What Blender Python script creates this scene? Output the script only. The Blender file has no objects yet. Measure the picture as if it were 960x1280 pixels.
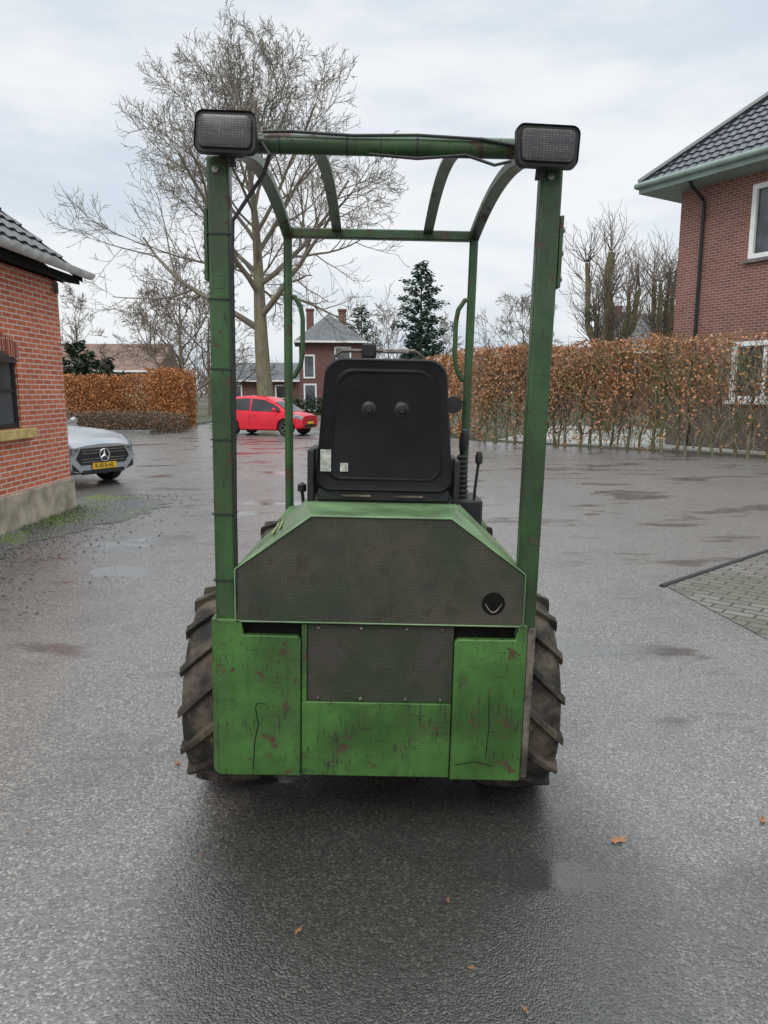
import bpy, bmesh, math, random
from mathutils import Vector, Matrix
R=math.radians
scn=bpy.context.scene
COL=scn.collection
scn.view_settings.view_transform='Standard'
scn.view_settings.look='None'
scn.view_settings.exposure=0
F=900.0; PITCH=R(9.5); CH=1.6
cp,sp=math.cos(PITCH),math.sin(PITCH)
def ray(px,py):
    a=(px-480)/F; b=(640-py)/F
    return Vector((a, cp+b*sp, -sp+b*cp))
def G(px,py,z=0.0):
    d=ray(px,py); t=(z-CH)/d.z
    return Vector((d.x*t,d.y*t,z))
def P(px,py,Y):
    d=ray(px,py); t=Y/d.y
    return Vector((d.x*t,Y,CH+d.z*t))

# ---------------------------------------------------------------- materials
class NT:
    def __init__(s,name,world=False):
        if world:
            s.m=bpy.data.worlds.new(name); scn.world=s.m
        else:
            s.m=bpy.data.materials.new(name)
        s.m.use_nodes=True
        s.t=s.m.node_tree
        if not world: s.b=s.t.nodes['Principled BSDF']
    def n(s,typ,ins=None,**pr):
        nd=s.t.nodes.new(typ)
        for k,v in pr.items(): setattr(nd,k,v)
        for k,v in (ins or {}).items(): s.set(nd.inputs[k],v)
        return nd
    def set(s,sock,v):
        if isinstance(v,bpy.types.NodeSocket): s.t.links.new(v,sock)
        else:
            if isinstance(v,tuple) and len(v)==3 and sock.type=='RGBA': v=v+(1,)
            sock.default_value=v
    def mix(s,f,a,b,bt='MIX'):
        nd=s.n('ShaderNodeMix',data_type='RGBA',blend_type=bt)
        s.set(nd.inputs[0],f); s.set(nd.inputs[6],a); s.set(nd.inputs[7],b)
        return nd.outputs[2]
    def math(s,op,a,b=0.0,c=None,clamp=False):
        nd=s.n('ShaderNodeMath',operation=op,use_clamp=clamp)
        s.set(nd.inputs[0],a); s.set(nd.inputs[1],b)
        if c is not None: s.set(nd.inputs[2],c)
        return nd.outputs[0]
    def step(s,v,a,b,lo=0.0,hi=1.0):
        nd=s.n('ShaderNodeMapRange',{0:v,1:a,2:b,3:lo,4:hi}); nd.interpolation_type='SMOOTHSTEP'
        return nd.outputs[0]
    def coord(s,kind='Object',scale=None,rot=None):
        o=s.n('ShaderNodeTexCoord').outputs[kind]
        if scale or rot:
            mp=s.n('ShaderNodeMapping',{0:o})
            if scale: mp.inputs['Scale'].default_value=scale
            if rot: mp.inputs['Rotation'].default_value=rot
            o=mp.outputs[0]
        return o
    def noise(s,vec,sc,det=3,rough=.55):
        return s.n('ShaderNodeTexNoise',{'Vector':vec,'Scale':sc,'Detail':det,'Roughness':rough}).outputs[0]
    def bump(s,h,st=.3,dist=.01):
        nb=s.n('ShaderNodeBump',{'Strength':st,'Distance':dist,'Height':h})
        s.t.links.new(nb.outputs[0],s.b.inputs['Normal'])
    def out(s,col=None,rough=None,metal=None,spec=None):
        if col is not None: s.set(s.b.inputs['Base Color'],col)
        if rough is not None: s.set(s.b.inputs['Roughness'],rough)
        if metal is not None: s.set(s.b.inputs['Metallic'],metal)
        if spec is not None: s.set(s.b.inputs['Specular IOR Level'],spec)
        return s.m

def simple(name,col,rough=.5,metal=0,var=.25,sc=8,bump=0,spec=None):
    t=NT(name); c=t.coord()
    nz=t.noise(c,sc,3)
    a=tuple(x*(1-var) for x in col); b=tuple(min(1,x*(1+var)) for x in col)
    t.out(t.mix(t.step(nz,.3,.7),a,b),rough,metal,spec)
    if bump: t.bump(t.noise(c,sc*6,3),bump,.01)
    return t.m

def paint(name,col,rustlev=.60,dirt=.5,rough=.42,faded=None,scr_=.62,streak=.2):
    t=NT(name); c=t.coord()
    n1=t.noise(c,3.5,5)
    dark=tuple(x*.62 for x in col)
    lt=faded or tuple(x*1.35 for x in col)
    base=t.mix(t.step(n1,.35,.66),dark,lt)
    n3=t.noise(c,3.0,5,.65)
    base=t.mix(t.math('MULTIPLY',t.step(n3,.46,.66),dirt),base,(.034,.040,.022))
    n4=t.noise(t.coord(scale=(14,14,1.4)),2.0,4,.6)
    base=t.mix(t.math('MULTIPLY',t.step(n4,.52,.70),streak),base,(.018,.028,.013))
    worn=t.step(t.noise(c,5.5,3,.6),.43,.52)
    sc1=t.noise(t.coord(scale=(4.0,4.0,60)),2.6,3,.65)
    sc2=t.noise(t.coord(scale=(60,16,7),rot=(0,R(18),0)),1.8,3,.65)
    sc3=t.noise(t.coord(scale=(50,16,9),rot=(0,R(-35),0)),1.8,3,.65)
    scr=t.math('MAXIMUM',t.math('MAXIMUM',t.step(sc1,scr_,scr_+.025),t.step(sc2,scr_,scr_+.02)),t.step(sc3,scr_+.01,scr_+.03))
    scr=t.math('MULTIPLY',scr,worn)
    base=t.mix(t.math('MULTIPLY',scr,.8),base,(.020,.019,.013))
    n2=t.noise(c,12,7,.72)
    rm=t.step(n2,rustlev,rustlev+.02)
    base=t.mix(t.math('MULTIPLY',rm,.9),base,(.062,.028,.014))
    t.out(base,t.math('ADD',t.math('MULTIPLY',rm,.35),t.math('ADD',t.math('MULTIPLY',n1,.25),rough-.12)),0)
    t.bump(t.math('SUBTRACT',t.math('MULTIPLY',n1,.8),t.math('ADD',t.math('MULTIPLY',rm,.5),t.math('MULTIPLY',scr,.4))),.35,.004)
    return t.m

M={}
M['green']=paint('green_paint',(.046,.126,.024),.590,.5,.42,None,.61,.3)
M['green_hood']=paint('faded_green_paint',(.145,.245,.115),.66,.25,.38,None,.66,.1)
M['green_dark']=paint('cage_green_paint',(.026,.070,.020),.590,.5,.36,None,.62)
M['black']=simple('black_plastic',(.011,.011,.012),.5,0,.4,20,.15)
M['seat']=simple('seat_vinyl',(.004,.0042,.005),.48,0,.5,5,.12,spec=.22)
M['rubber']=simple('rubber',(.018,.017,.016),.75,0,.3,15,.2)
M['steel']=simple('worn_steel',(.28,.27,.26),.45,.7,.3,30,.1)
M['rusty']=simple('rusty_steel',(.15,.125,.10),.6,.35,.6,14,.2)
M['dark']=simple('dark_metal',(.006,.006,.005),.8,0,.4,12,spec=.15)
M['chrome']=simple('chrome',(.7,.7,.7),.12,1,.05,10)
M['whitepaint']=simple('white_paint',(.78,.79,.78),.5,0,.08,3)
M['sticker']=simple('sticker',(.42,.42,.38),.55,0,.35,60)
M['yellow']=simple('yellow_stripe',(.34,.36,.13),.5,0,.4,40)
M['plate']=simple('plate_yellow',(.75,.45,.02),.4,0,.08,8)
M['carred']=simple('red_car_paint',(.62,.010,.03),.18,.1,.06,3)
M['silver']=simple('silver_car_paint',(.36,.375,.39),.24,.4,.06,3)
M['cargrille']=simple('grille_black',(.01,.01,.012),.25,0,.3,20)
M['tail']=simple('tail_lamp',(.35,.01,.01),.15,0,.2,20)
M['concrete']=simple('concrete',(.34,.29,.22),.85,0,.35,4,.3)
M['stone']=simple('sill_stone',(.50,.37,.14),.75,0,.2,8,.2)
M['gutter']=simple('zinc_gutter',(.50,.50,.49),.5,.0,.25,5)
M['fascia']=simple('fascia_grey_green',(.22,.29,.26),.6,0,.12,2)

def glassm(name,col=(.03,.035,.04),rough=.06):
    t=NT(name); c=t.coord()
    t.out(t.mix(t.step(t.noise(c,1.3,2),.4,.6),col,tuple(x*2.2 for x in col)),rough,0,.8); return t.m
M['glass']=glassm('window_glass')
M['carglass']=glassm('car_glass',(.012,.014,.016))
def lampglass(name,a,b):
    t=NT(name)
    br=t.n('ShaderNodeTexBrick',{'Vector':t.coord(rot=(R(90),0,0)),'Color1':a+(1,),'Color2':b+(1,),'Mortar':(.02,.02,.02,1),'Scale':1.0,'Mortar Size':.0012,'Brick Width':.010,'Row Height':.0065},offset=0.0)
    n=t.noise(t.coord(scale=(8,8,30)),2,3)
    t.out(t.mix(t.step(n,.35,.65),br.outputs[0],(.035,.035,.037)),.3,.0,.5)
    t.bump(br.outputs[1],.7,.003); return t.m
M['lampglass']=lampglass('ribbed_lamp_glass',(.12,.12,.12),(.07,.07,.072))
M['headlight']=simple('headlight_glass',(.20,.21,.23),.08,.3,.6,14)

def perf(name,col1,col2,pitch=.0068,r=.31):
    t=NT(name); o=t.n('ShaderNodeTexCoord').outputs['Object']
    sx=t.n('ShaderNodeSeparateXYZ',{0:o})
    cb=t.n('ShaderNodeCombineXYZ',{0:sx.outputs[0],1:sx.outputs[2],2:0.0})
    mp=t.n('ShaderNodeMapping',{0:cb.outputs[0]}); mp.inputs['Rotation'].default_value=(0,0,R(45))
    v=t.n('ShaderNodeTexVoronoi',{'Vector':mp.outputs[0],'Scale':1.0/pitch,'Randomness':0.0},voronoi_dimensions='2D')
    hole=t.step(v.outputs['Distance'],r+.06,r-.04)
    n1=t.noise(o,3.2,5,.65)
    base=t.mix(t.step(n1,.38,.62),col1,col2)
    rs=t.step(t.noise(o,10,6,.7),.55,.62)
    base=t.mix(t.math('MULTIPLY',rs,.45),base,(.05,.027,.017))
    gs=t.step(t.noise(o,5,4,.6),.52,.62)
    base=t.mix(t.math('MULTIPLY',gs,.45),base,(.045,.08,.035))
    t.out(t.mix(hole,base,(.004,.004,.004)),t.math('ADD',t.math('MULTIPLY',hole,.4),.5),0.0,.3)
    t.bump(t.math('SUBTRACT',1.0,hole),.4,.002)
    return t.m
M['perf']=perf('perforated_hood_sheet',(.050,.060,.040),(.090,.082,.062))
M['perf2']=perf('perforated_radiator_sheet',(.036,.056,.030),(.075,.066,.052))

def tyre_mat(name,mud):
    t=NT(name); c=t.coord()
    n1=t.noise(c,7,5,.65); n2=t.noise(c,45,3)
    b=t.mix(t.step(n1,.42,.68),(.022,.020,.018),mud)
    b=t.mix(t.math('MULTIPLY',t.step(n2,.5,.7),.4),b,(.018,.016,.015))
    t.out(b,.8,0,.3); t.bump(t.noise(c,90,3),.4,.004); return t.m
M['tyre']=tyre_mat('muddy_tyre',(.110,.086,.062))
M['cartyre']=simple('car_tyre',(.012,.012,.012),.8)

def asphalt():
    t=NT('wet_asphalt'); c=t.coord()
    big=t.noise(c,.28,3,.55); mid=t.noise(c,1.3,5,.62); fine=t.noise(c,55,3,.7)
    v=t.n('ShaderNodeTexVoronoi',{'Vector':c,'Scale':135.0})
    sc_=t.n('ShaderNodeSeparateColor',{0:v.outputs['Color']})
    stone=sc_.outputs[0]; stone2=sc_.outputs[1]
    base=t.mix(stone,(.072,.070,.068),(.215,.205,.193))
    base=t.mix(t.math('MULTIPLY',t.step(stone2,.84,.95),.8),base,(.38,.36,.32))
    base=t.mix(t.math('MULTIPLY',t.step(mid,.45,.68),.34),base,(.055,.053,.052))
    base=t.mix(t.math('MULTIPLY',t.step(big,.4,.65),.30),base,(.24,.23,.218))
    o=t.n('ShaderNodeSeparateXYZ',{0:c})
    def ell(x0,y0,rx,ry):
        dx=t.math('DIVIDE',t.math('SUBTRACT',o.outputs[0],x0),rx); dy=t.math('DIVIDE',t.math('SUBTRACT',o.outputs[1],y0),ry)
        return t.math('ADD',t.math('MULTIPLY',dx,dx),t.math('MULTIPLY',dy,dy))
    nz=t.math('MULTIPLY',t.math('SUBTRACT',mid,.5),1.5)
    wet=t.step(t.math('ADD',ell(.12,2.0,.92,1.0),nz),1.5,.35)  # real wet patch behind the loader, with its dark reflection painted in
    painted_shade=t.math('MULTIPLY',t.step(t.math('ADD',ell(1.9,.7,2.1,1.75),nz),1.15,.80),.62)  # soft shade on the ground at near right, painted into the asphalt colour
    wet=t.math('MAXIMUM',wet,painted_shade)  # from here on the mask holds wetness and painted shade together
    pud=t.step(t.noise(t.coord(scale=(1,2.1,1)),.62,4,.6),.545,.62)
    base=t.mix(t.math('MULTIPLY',wet,.80),base,(.014,.013,.011))  # darkens by wetness and painted shade together
    base=t.mix(t.math('MULTIPLY',pud,.45),base,(.04,.04,.04))
    rough=t.math('ADD',t.math('MULTIPLY',fine,.14),t.math('ADD',t.math('MULTIPLY',mid,.28),.04))
    rough=t.math('SUBTRACT',rough,t.math('MULTIPLY',t.math('MAXIMUM',t.math('MULTIPLY',pud,.9),t.math('MULTIPLY',wet,.2)),.2))  # wet here also holds the painted shade
    t.out(base,t.math('MAXIMUM',rough,.06),0,.85)
    hgt=t.math('ADD',t.math('MULTIPLY',v.outputs['Distance'],-1.0),t.math('MULTIPLY',fine,.8))
    hgt=t.math('MULTIPLY',hgt,t.math('SUBTRACT',1.0,t.math('MULTIPLY',pud,.85)))
    t.bump(hgt,.6,.003)
    return t.m
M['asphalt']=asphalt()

def brick(name,c1,c2,mortar,w=.22,h=.0625,ms=.006,axis='wall',rough=.85,bump=.5,mossy=None):
    t=NT(name); o=t.n('ShaderNodeTexCoord').outputs['Object']
    s=t.n('ShaderNodeSeparateXYZ',{0:o})
    if axis=='wall':
        vec=t.n('ShaderNodeCombineXYZ',{0:t.math('ADD',s.outputs[0],s.outputs[1]),1:s.outputs[2],2:0.0}).outputs[0]
    else:
        mp=t.n('ShaderNodeMapping',{0:o}); mp.inputs['Rotation'].default_value=(0,0,R(40)); vec=mp.outputs[0]
    b=t.n('ShaderNodeTexBrick',{'Vector':vec,'Color1':c1+(1,),'Color2':c2+(1,),'Mortar':mortar+(1,),'Scale':1.0,'Mortar Size':ms,'Mortar Smooth':.2,'Bias':-.1,'Brick Width':w,'Row Height':h})
    n1=t.noise(o,1.1,3); n2=t.noise(o,30,3)
    col=t.mix(t.math('MULTIPLY',t.step(n1,.4,.7),.25),b.outputs[0],tuple(x*.6 for x in c1))
    col=t.mix(t.math('MULTIPLY',t.step(n2,.45,.75),.22),col,tuple(x*.45 for x in c2))
    if mossy: col=t.mix(t.math('MULTIPLY',t.step(t.noise(o,1.3,4),.42,.6),.45),col,mossy)
    t.out(col,rough)
    t.bump(t.math('SUBTRACT',t.math('MULTIPLY',n2,.3),b.outputs[1]),bump,.006)
    return t.m
M['brick_left']=brick('red_brick_light_mortar',(.58,.155,.075),(.38,.085,.050),(.60,.52,.44),ms=.008)
M['brick_arch']=brick('dark_arch_brick',(.34,.085,.05),(.26,.065,.04),(.45,.38,.32),.0625,.22,.006)
M['brick_right']=brick('dark_red_brick',(.25,.098,.072),(.155,.060,.047),(.36,.30,.27),.22,.075,.009)
M['brick_plinth']=brick('dark_plinth_brick',(.13,.105,.095),(.09,.07,.065),(.2,.18,.16),.22,.075,.009)
M['brick_far']=brick('brown_red_brick',(.18,.08,.065),(.14,.06,.05),(.16,.13,.12))
M['paving']=brick('block_paving',(.20,.186,.175),(.14,.13,.122),(.034,.038,.018),.21,.105,.009,'floor',.38,.8,(.07,.08,.04))
M['kerbm']=simple('kerb_concrete',(.16,.155,.145),.8,0,.25,5,.2)
def tile_m(name,c,rough=.32):
    return simple(name,c,rough,0,.35,5,.1)
M['tile']=tile_m('dark_glazed_tile',(.026,.028,.032))
M['tile2']=tile_m('blue_grey_tile',(.030,.036,.044),.30)
M['roof_far']=simple('slate_roof',(.085,.09,.095),.6,0,.3,3)
M['roof_brown']=simple('brown_roof',(.16,.10,.075),.8,0,.3,2)
M['wall_yellow']=simple('yellow_wall',(.5,.46,.3),.8,0,.1,1)

def leafm(name,cols,rough=.6):
    t=NT(name)
    g=t.n('ShaderNodeNewGeometry')
    r=t.n('ShaderNodeValToRGB',{0:g.outputs['Random Per Island']})
    el=r.color_ramp.elements
    while len(el)<len(cols): el.new(.5)
    for i,cc in enumerate(cols):
        el[i].position=i/(len(cols)-1); el[i].color=cc+(1,)
    t.out(r.outputs[0],rough,0,.25)
    return t.m
M['beech']=leafm('dry_beech_leaves',[(.19,.095,.05),(.36,.175,.085),(.50,.26,.13),(.28,.14,.07),(.60,.35,.20)])
M['beech_far']=leafm('dry_beech_leaves_orange',[(.26,.095,.035),(.44,.19,.07),(.54,.25,.10),(.32,.125,.05)])
M['brownshrub']=leafm('brown_shrub',[(.09,.06,.045),(.17,.115,.08),(.12,.09,.06),(.21,.145,.10)])
M['conifer']=leafm('conifer_needles',[(.014,.034,.024),(.024,.056,.038),(.034,.074,.05),(.045,.09,.06)])
M['evergreen']=leafm('evergreen',[(.015,.027,.016),(.03,.05,.025),(.038,.06,.036)])
M['dryleaf']=leafm('dry_leaf',[(.22,.10,.04),(.34,.17,.08)])
def bark(name,a,b,moss):
    t=NT(name); c=t.coord(scale=(1,1,.35)); n=t.noise(c,6,4,.65); n2=t.noise(t.coord(),1.2,3)
    col=t.mix(t.step(n,.35,.65),a,b); col=t.mix(t.math('MULTIPLY',t.step(n2,.4,.65),.6),col,moss)
    t.out(col,.9,0,.2); t.bump(n,.6,.03); return t.m
M['bark']=bark('grey_green_bark',(.13,.115,.085),(.24,.21,.155),(.17,.17,.08))
M['twig']=simple('twigs',(.17,.148,.112),.9,0,.25,.6)
M['twig_brown']=simple('brown_twigs',(.15,.118,.092),.9,0,.25,.6)
M['mossbark']=bark('mossy_bark',(.09,.08,.05),(.18,.155,.10),(.15,.155,.06))
M['twig_hedge']=bark('hedge_stems',(.13,.10,.07),(.26,.23,.17),(.16,.19,.08))
def groundm():
    t=NT('ground_soil_grass'); c=t.coord(); n=t.noise(c,.15,4); n2=t.noise(c,9,3)
    col=t.mix(t.step(n,.4,.6),(.055,.075,.03),(.10,.085,.06)); col=t.mix(t.math('MULTIPLY',n2,.5),col,(.03,.035,.018))
    t.out(col,.9); t.bump(n2,.5,.03); return t.m
M['ground']=groundm()
def gravelm():
    t=NT('gravel_moss'); c=t.coord(); v=t.n('ShaderNodeTexVoronoi',{'Vector':c,'Scale':38.0})
    s=t.n('ShaderNodeSeparateColor',{0:v.outputs['Color']}).outputs[0]
    col=t.mix(s,(.05,.05,.051),(.19,.185,.18))
    ms=t.step(t.noise(c,1.6,4,.6),.44,.58)
    o=t.n('ShaderNodeSeparateXYZ',{0:c}); 
    near=t.step(o.outputs[0],-3.5,-4.1)
    col=t.mix(t.math('MULTIPLY',ms,t.math('ADD',t.math('MULTIPLY',near,.7),.25)),col,(.12,.17,.03))
    t.out(col,.6); t.bump(v.outputs['Distance'],.9,.015); return t.m
M['gravel']=gravelm()
M['pebble']=leafm('pebbles',[(.06,.06,.062),(.14,.14,.14),(.22,.215,.21)])
M['grass']=leafm('grass_tufts',[(.05,.09,.016),(.11,.17,.03),(.15,.21,.045)])
M['drive']=simple('pale_pavement',(.30,.30,.27),.6,0,.45,.8)

# ---------------------------------------------------------------- mesh building
class MB:
    def __init__(s): s.v=[]; s.f=[]
    def add(s,vs,fs):
        b=len(s.v); s.v.extend([(v[0],v[1],v[2]) for v in vs]); s.f.extend([tuple(i+b for i in f) for f in fs]); return s
    def box(s,x0,x1,y0,y1,z0,z1,mt=None):
        vs=[Vector(p) for p in ((x0,y0,z0),(x1,y0,z0),(x1,y1,z0),(x0,y1,z0),(x0,y0,z1),(x1,y0,z1),(x1,y1,z1),(x0,y1,z1))]
        if mt: vs=[mt@v for v in vs]
        return s.add(vs,[(0,3,2,1),(4,5,6,7),(0,1,5,4),(1,2,6,5),(2,3,7,6),(3,0,4,7)])
    def prism(s,poly,ax,a0,a1,mt=None):
        n=len(poly); vs=[]
        for a in (a0,a1):
            for (p,q) in poly:
                vs.append(Vector({'x':(a,p,q),'y':(p,a,q),'z':(p,q,a)}[ax]))
        if mt: vs=[mt@v for v in vs]
        return s.add(vs,[tuple(range(n))[::-1],tuple(range(n,2*n))]+[(i,(i+1)%n,n+(i+1)%n,n+i) for i in range(n)])
    def loft(s,rings,caps=True,closed=True):
        n=len(rings[0]); vs=[p for r in rings for p in r]; fs=[]
        for k in range(len(rings)-1):
            for i in range(n if closed else n-1):
                j=(i+1)%n; fs.append((k*n+i,k*n+j,(k+1)*n+j,(k+1)*n+i))
        if caps: fs.append(tuple(range(n))[::-1]); fs.append(tuple(range((len(rings)-1)*n,len(rings)*n)))
        return s.add(vs,fs)
    def tube(s,pts,r,n=8,caps=True):
        pts=[Vector(p) for p in pts]; m=len(pts)
        rs=r if isinstance(r,(list,tuple)) else [r]*m
        t=(pts[1]-pts[0]).normalized()
        up=Vector((0,0,1)) if abs(t.z)<.9 else Vector((1,0,0))
        a=t.cross(up).normalized(); rings=[]
        for i in range(m):
            if i==0: d=pts[1]-pts[0]
            elif i==m-1: d=pts[-1]-pts[-2]
            else: d=pts[i+1]-pts[i-1]
            if d.length<1e-9: d=t
            d.normalize(); a=(a-d*a.dot(d))
            if a.length<1e-6: a=d.orthogonal()
            a.normalize(); b=d.cross(a)
            rings.append([pts[i]+(a*math.cos(2*math.pi*k/n)+b*math.sin(2*math.pi*k/n))*rs[i] for k in range(n)])
        return s.loft(rings,caps)
    def bar(s,pts,w,h,side=(1,0,0)):
        pts=[Vector(p) for p in pts]; sd=Vector(side); rings=[]
        for i,p in enumerate(pts):
            d=(pts[min(i+1,len(pts)-1)]-pts[max(i-1,0)]).normalized()
            a=(sd-d*sd.dot(d)).normalized(); b=d.cross(a)
            rings.append([p+a*w/2*i_+b*h/2*j_ for i_,j_ in ((-1,-1),(1,-1),(1,1),(-1,1))])
        return s.loft(rings)
    def lathe(s,prof,n=32,ax='x',c=(0,0,0)):
        rings=[]; c=Vector(c)
        for k in range(n):
            a=2*math.pi*k/n; ring=[]
            for (u,r) in prof:
                ca,sa=r*math.cos(a),r*math.sin(a)
                ring.append(c+Vector({'x':(u,-ca,sa),'y':(ca,u,sa),'z':(ca,sa,u)}[ax]))
            rings.append(ring)
        rings.append(rings[0]); return s.loft(rings,False,False)
    def build(s,name,mat,parent=None,bevel=0,world=False,smooth=35,recalc=True,seg=2):
        vs=s.v
        if world and parent is not None:
            o=origin(parent); vs=[(v[0]-o[0],v[1]-o[1],v[2]-o[2]) for v in vs]
        me=bpy.data.meshes.new(name); me.from_pydata(vs,[],s.f)
        if recalc:
            bm=bmesh.new(); bm.from_mesh(me)
            bmesh.ops.remove_doubles(bm,verts=bm.verts,dist=1e-5)
            bmesh.ops.recalc_face_normals(bm,faces=bm.faces); bm.to_mesh(me); bm.free()
        me.materials.append(M[mat] if isinstance(mat,str) else mat)
        if smooth:
            me.polygons.foreach_set('use_smooth',[True]*len(me.polygons)); me.set_sharp_from_angle(angle=R(smooth))
        ob=bpy.data.objects.new(name,me); COL.objects.link(ob); ob.parent=parent
        if bevel:
            b=ob.modifiers.new('bevel','BEVEL'); b.width=bevel; b.segments=seg; b.limit_method='ANGLE'; b.angle_limit=R(40)
        return ob
def origin(o):
    v=Vector((0,0,0))
    while o is not None: v=v+o.location; o=o.parent
    return v
def tag(o,label=None,cat=None,group=None,kind=None):
    if label: o['label']=label
    if cat: o['category']=cat
    if group: o['group']=group
    if kind: o['kind']=kind
    return o
def thing(name,label,cat,loc=(0,0,0),rotz=0,group=None,rot=None):
    o=bpy.data.objects.new(name,None); COL.objects.link(o); o.location=loc; o.rotation_euler=rot or (0,0,rotz)
    o.empty_display_size=.2
    return tag(o,label,cat,group)
def B(*a,**k): return MB().box(*a,**k)

# ---------------------------------------------------------------- world
w=NT('World',True)
for nd in list(w.t.nodes): w.t.nodes.remove(nd)
sky=w.n('ShaderNodeTexSky',sky_type='NISHITA'); sky.sun_disc=False
SUN_EL=R(48); SUN_AZ=R(200)
sky.sun_elevation=SUN_EL; sky.sun_rotation=SUN_AZ; sky.air_density=1; sky.dust_density=4
tc=w.n('ShaderNodeTexCoord').outputs['Generated']
sz=w.n('ShaderNodeSeparateXYZ',{0:tc}).outputs[2]
mp=w.n('ShaderNodeMapping',{0:tc}); mp.inputs['Scale'].default_value=(1.2,1.2,4.2)
cl=w.noise(mp.outputs[0],1.8,5,.55)
cloud=w.mix(w.step(cl,.36,.60),(.72,.81,.89,1),(.99,1.01,1.03,1))
zen=w.step(sz,.44,.95,1.0,2.7)
cloudz=w.n('ShaderNodeVectorMath',{0:cloud,1:w.n('ShaderNodeCombineXYZ',{0:zen,1:zen,2:zen}).outputs[0]},operation='MULTIPLY').outputs[0]
bg1=w.n('ShaderNodeBackground',{0:cloudz,1:1.0}); bg2=w.n('ShaderNodeBackground',{0:sky.outputs[0],1:.10})
ms=w.n('ShaderNodeMixShader',{0:.12,1:bg1.outputs[0],2:bg2.outputs[0]})
wo=w.n('ShaderNodeOutputWorld',{0:ms.outputs[0]})
sl=bpy.data.lights.new('sun','SUN'); sl.energy=1.1; sl.angle=R(25); sl.color=(1,.97,.92)
so=bpy.data.objects.new('sun',sl); COL.objects.link(so)
sd=Vector((.35,.8,-1.0)).normalized()
so.rotation_euler=sd.to_track_quat('-Z','Y').to_euler()

cam=bpy.data.cameras.new('camera'); co=bpy.data.objects.new('camera',cam); COL.objects.link(co)
co.location=(0,0,CH); co.rotation_euler=(R(90)-PITCH,0,0)
cam.sensor_fit='VERTICAL'; cam.sensor_height=36; cam.sensor_width=27; cam.lens=F/1280*36; cam.clip_end=2000; cam.clip_start=.05
scn.camera=co

# ---------------------------------------------------------------- setting: ground
def sheet(name,poly,z,mat,kind='structure'):
    o=MB().add([(p[0],p[1],z) for p in poly],[tuple(range(len(poly)))]).build(name,mat,smooth=0); 
    if o.data.polygons[0].normal.z<0: o.data.flip_normals()
    tag(o,kind=kind); return o
sheet('ground',[(-600,-100),(600,-100),(600,900),(-600,900)],0,'ground')
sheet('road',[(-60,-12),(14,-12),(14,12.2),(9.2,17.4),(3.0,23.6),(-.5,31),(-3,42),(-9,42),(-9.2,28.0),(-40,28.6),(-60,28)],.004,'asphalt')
pav=[(2.34,5.81),(7,9.75),(11,8),(9.5,1),(2.9,1.2)]
sheet('block_paving',pav,.009,'paving')
a=Vector((2.30,5.78,0)); b=Vector((7,9.75,0)); d=(b-a).normalized(); nrm=Vector((-d.y,d.x,0))
o=MB().box(0,(b-a).length,-.022,.022,.0,.022,Matrix.Translation(a)@Matrix.Rotation(math.atan2(d.y,d.x),4,'Z')).build('drain_strip','rubber',bevel=.004)
tag(o,'long black rubber strip along the edge of the block paving','drain strip')
rg=random.Random(3)
gp=[(-4.6,2.0)]
yy=2.0
while yy<10.6:
    gp.append((-3.45-.35*math.sin(yy*1.1)+rg.uniform(-.12,.12)+(.0 if yy>5 else .1),yy)); yy+=.12
gp+=[(-3.9,11.0),(-4.6,11.2)]
sheet('gravel_strip',gp,.009,'gravel')
pb=MB()
for i in range(3800):
    y=rg.uniform(3,11.2); x=-4.3+abs(rg.gauss(0,.62))
    if x>-2.4: continue
    r=rg.uniform(.006,.018); c=Vector((x,y,.008))
    vs=[c+Vector((r*math.cos(k*1.57+i),r*math.sin(k*1.57+i),0)) for k in range(4)]+[c+Vector((0,0,r*.8))]
    pb.add(vs,[(0,1,4),(1,2,4),(2,3,4),(3,0,4)])
tag(pb.build('pebbles','pebble',smooth=0,recalc=False),'loose grey gravel at the foot of the brick outbuilding','gravel',kind='stuff')
gr=MB()
for i in range(5000):
    y=rg.uniform(3,10.2); x=-4.32+abs(rg.gauss(0,.26)); 
    if math.sin(y*2.3)+math.sin(y*5.1+x*7)<-.3: continue
    h=rg.uniform(.015,.05); an=rg.uniform(0,6.3); dx,dy=math.cos(an)*.005,math.sin(an)*.005
    gr.add([(x-dx,y-dy,.008),(x+dx,y+dy,.008),(x+rg.uniform(-.02,.02),y+rg.uniform(-.02,.02),h)],[(0,1,2)])
tag(gr.build('grass_tufts','grass',smooth=0,recalc=False),'short moss and grass at the wall foot','grass',kind='stuff')
kb=MB().box(-30,-9.2,27.95,28.1,0,.12).box(-9.2,-9.05,27.95,42,0,.12)
tag(kb.build('kerb','kerbm',bevel=.01),kind='structure')
sheet('driveway',[(3.8,24.2),(9.6,18.3),(16,14),(30,30),(8,34)],.006,'drive')

# ---------------------------------------------------------------- roofs with real tiles
def tile_plane(mb,o,u,v,L,H,clip=None,tw=.26,th=.33):
    o=Vector(o);u=Vector(u).normalized();v=Vector(v).normalized();n=u.cross(v).normalized()
    if n.z<0:n=-n
    nu=int(L/tw*6)
    rows=int(H/th)+1
    for r in range(rows):
        rings=[]
        for (fv,lift) in ((0,.035),(1.0,.006)):
            vv=min((r+fv)*th,H)
            ring=[]
            for i in range(nu+1):
                uu=i*L/nu; lo,hi=(0,L)
                if clip: lo,hi=clip(vv)
                uc=min(max(uu,lo),hi)
                ph=(uu/tw)%1.0
                wv=.028*(math.sin(ph*2*math.pi)*.5+.5)
                ring.append(o+u*uc+v*vv+n*(wv+lift))
            rings.append(ring)
        mb.loft(rings,False,False)
        low=[p-n*.035 for p in rings[0]]
        mb.loft([low,rings[0]],False,False)
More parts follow.
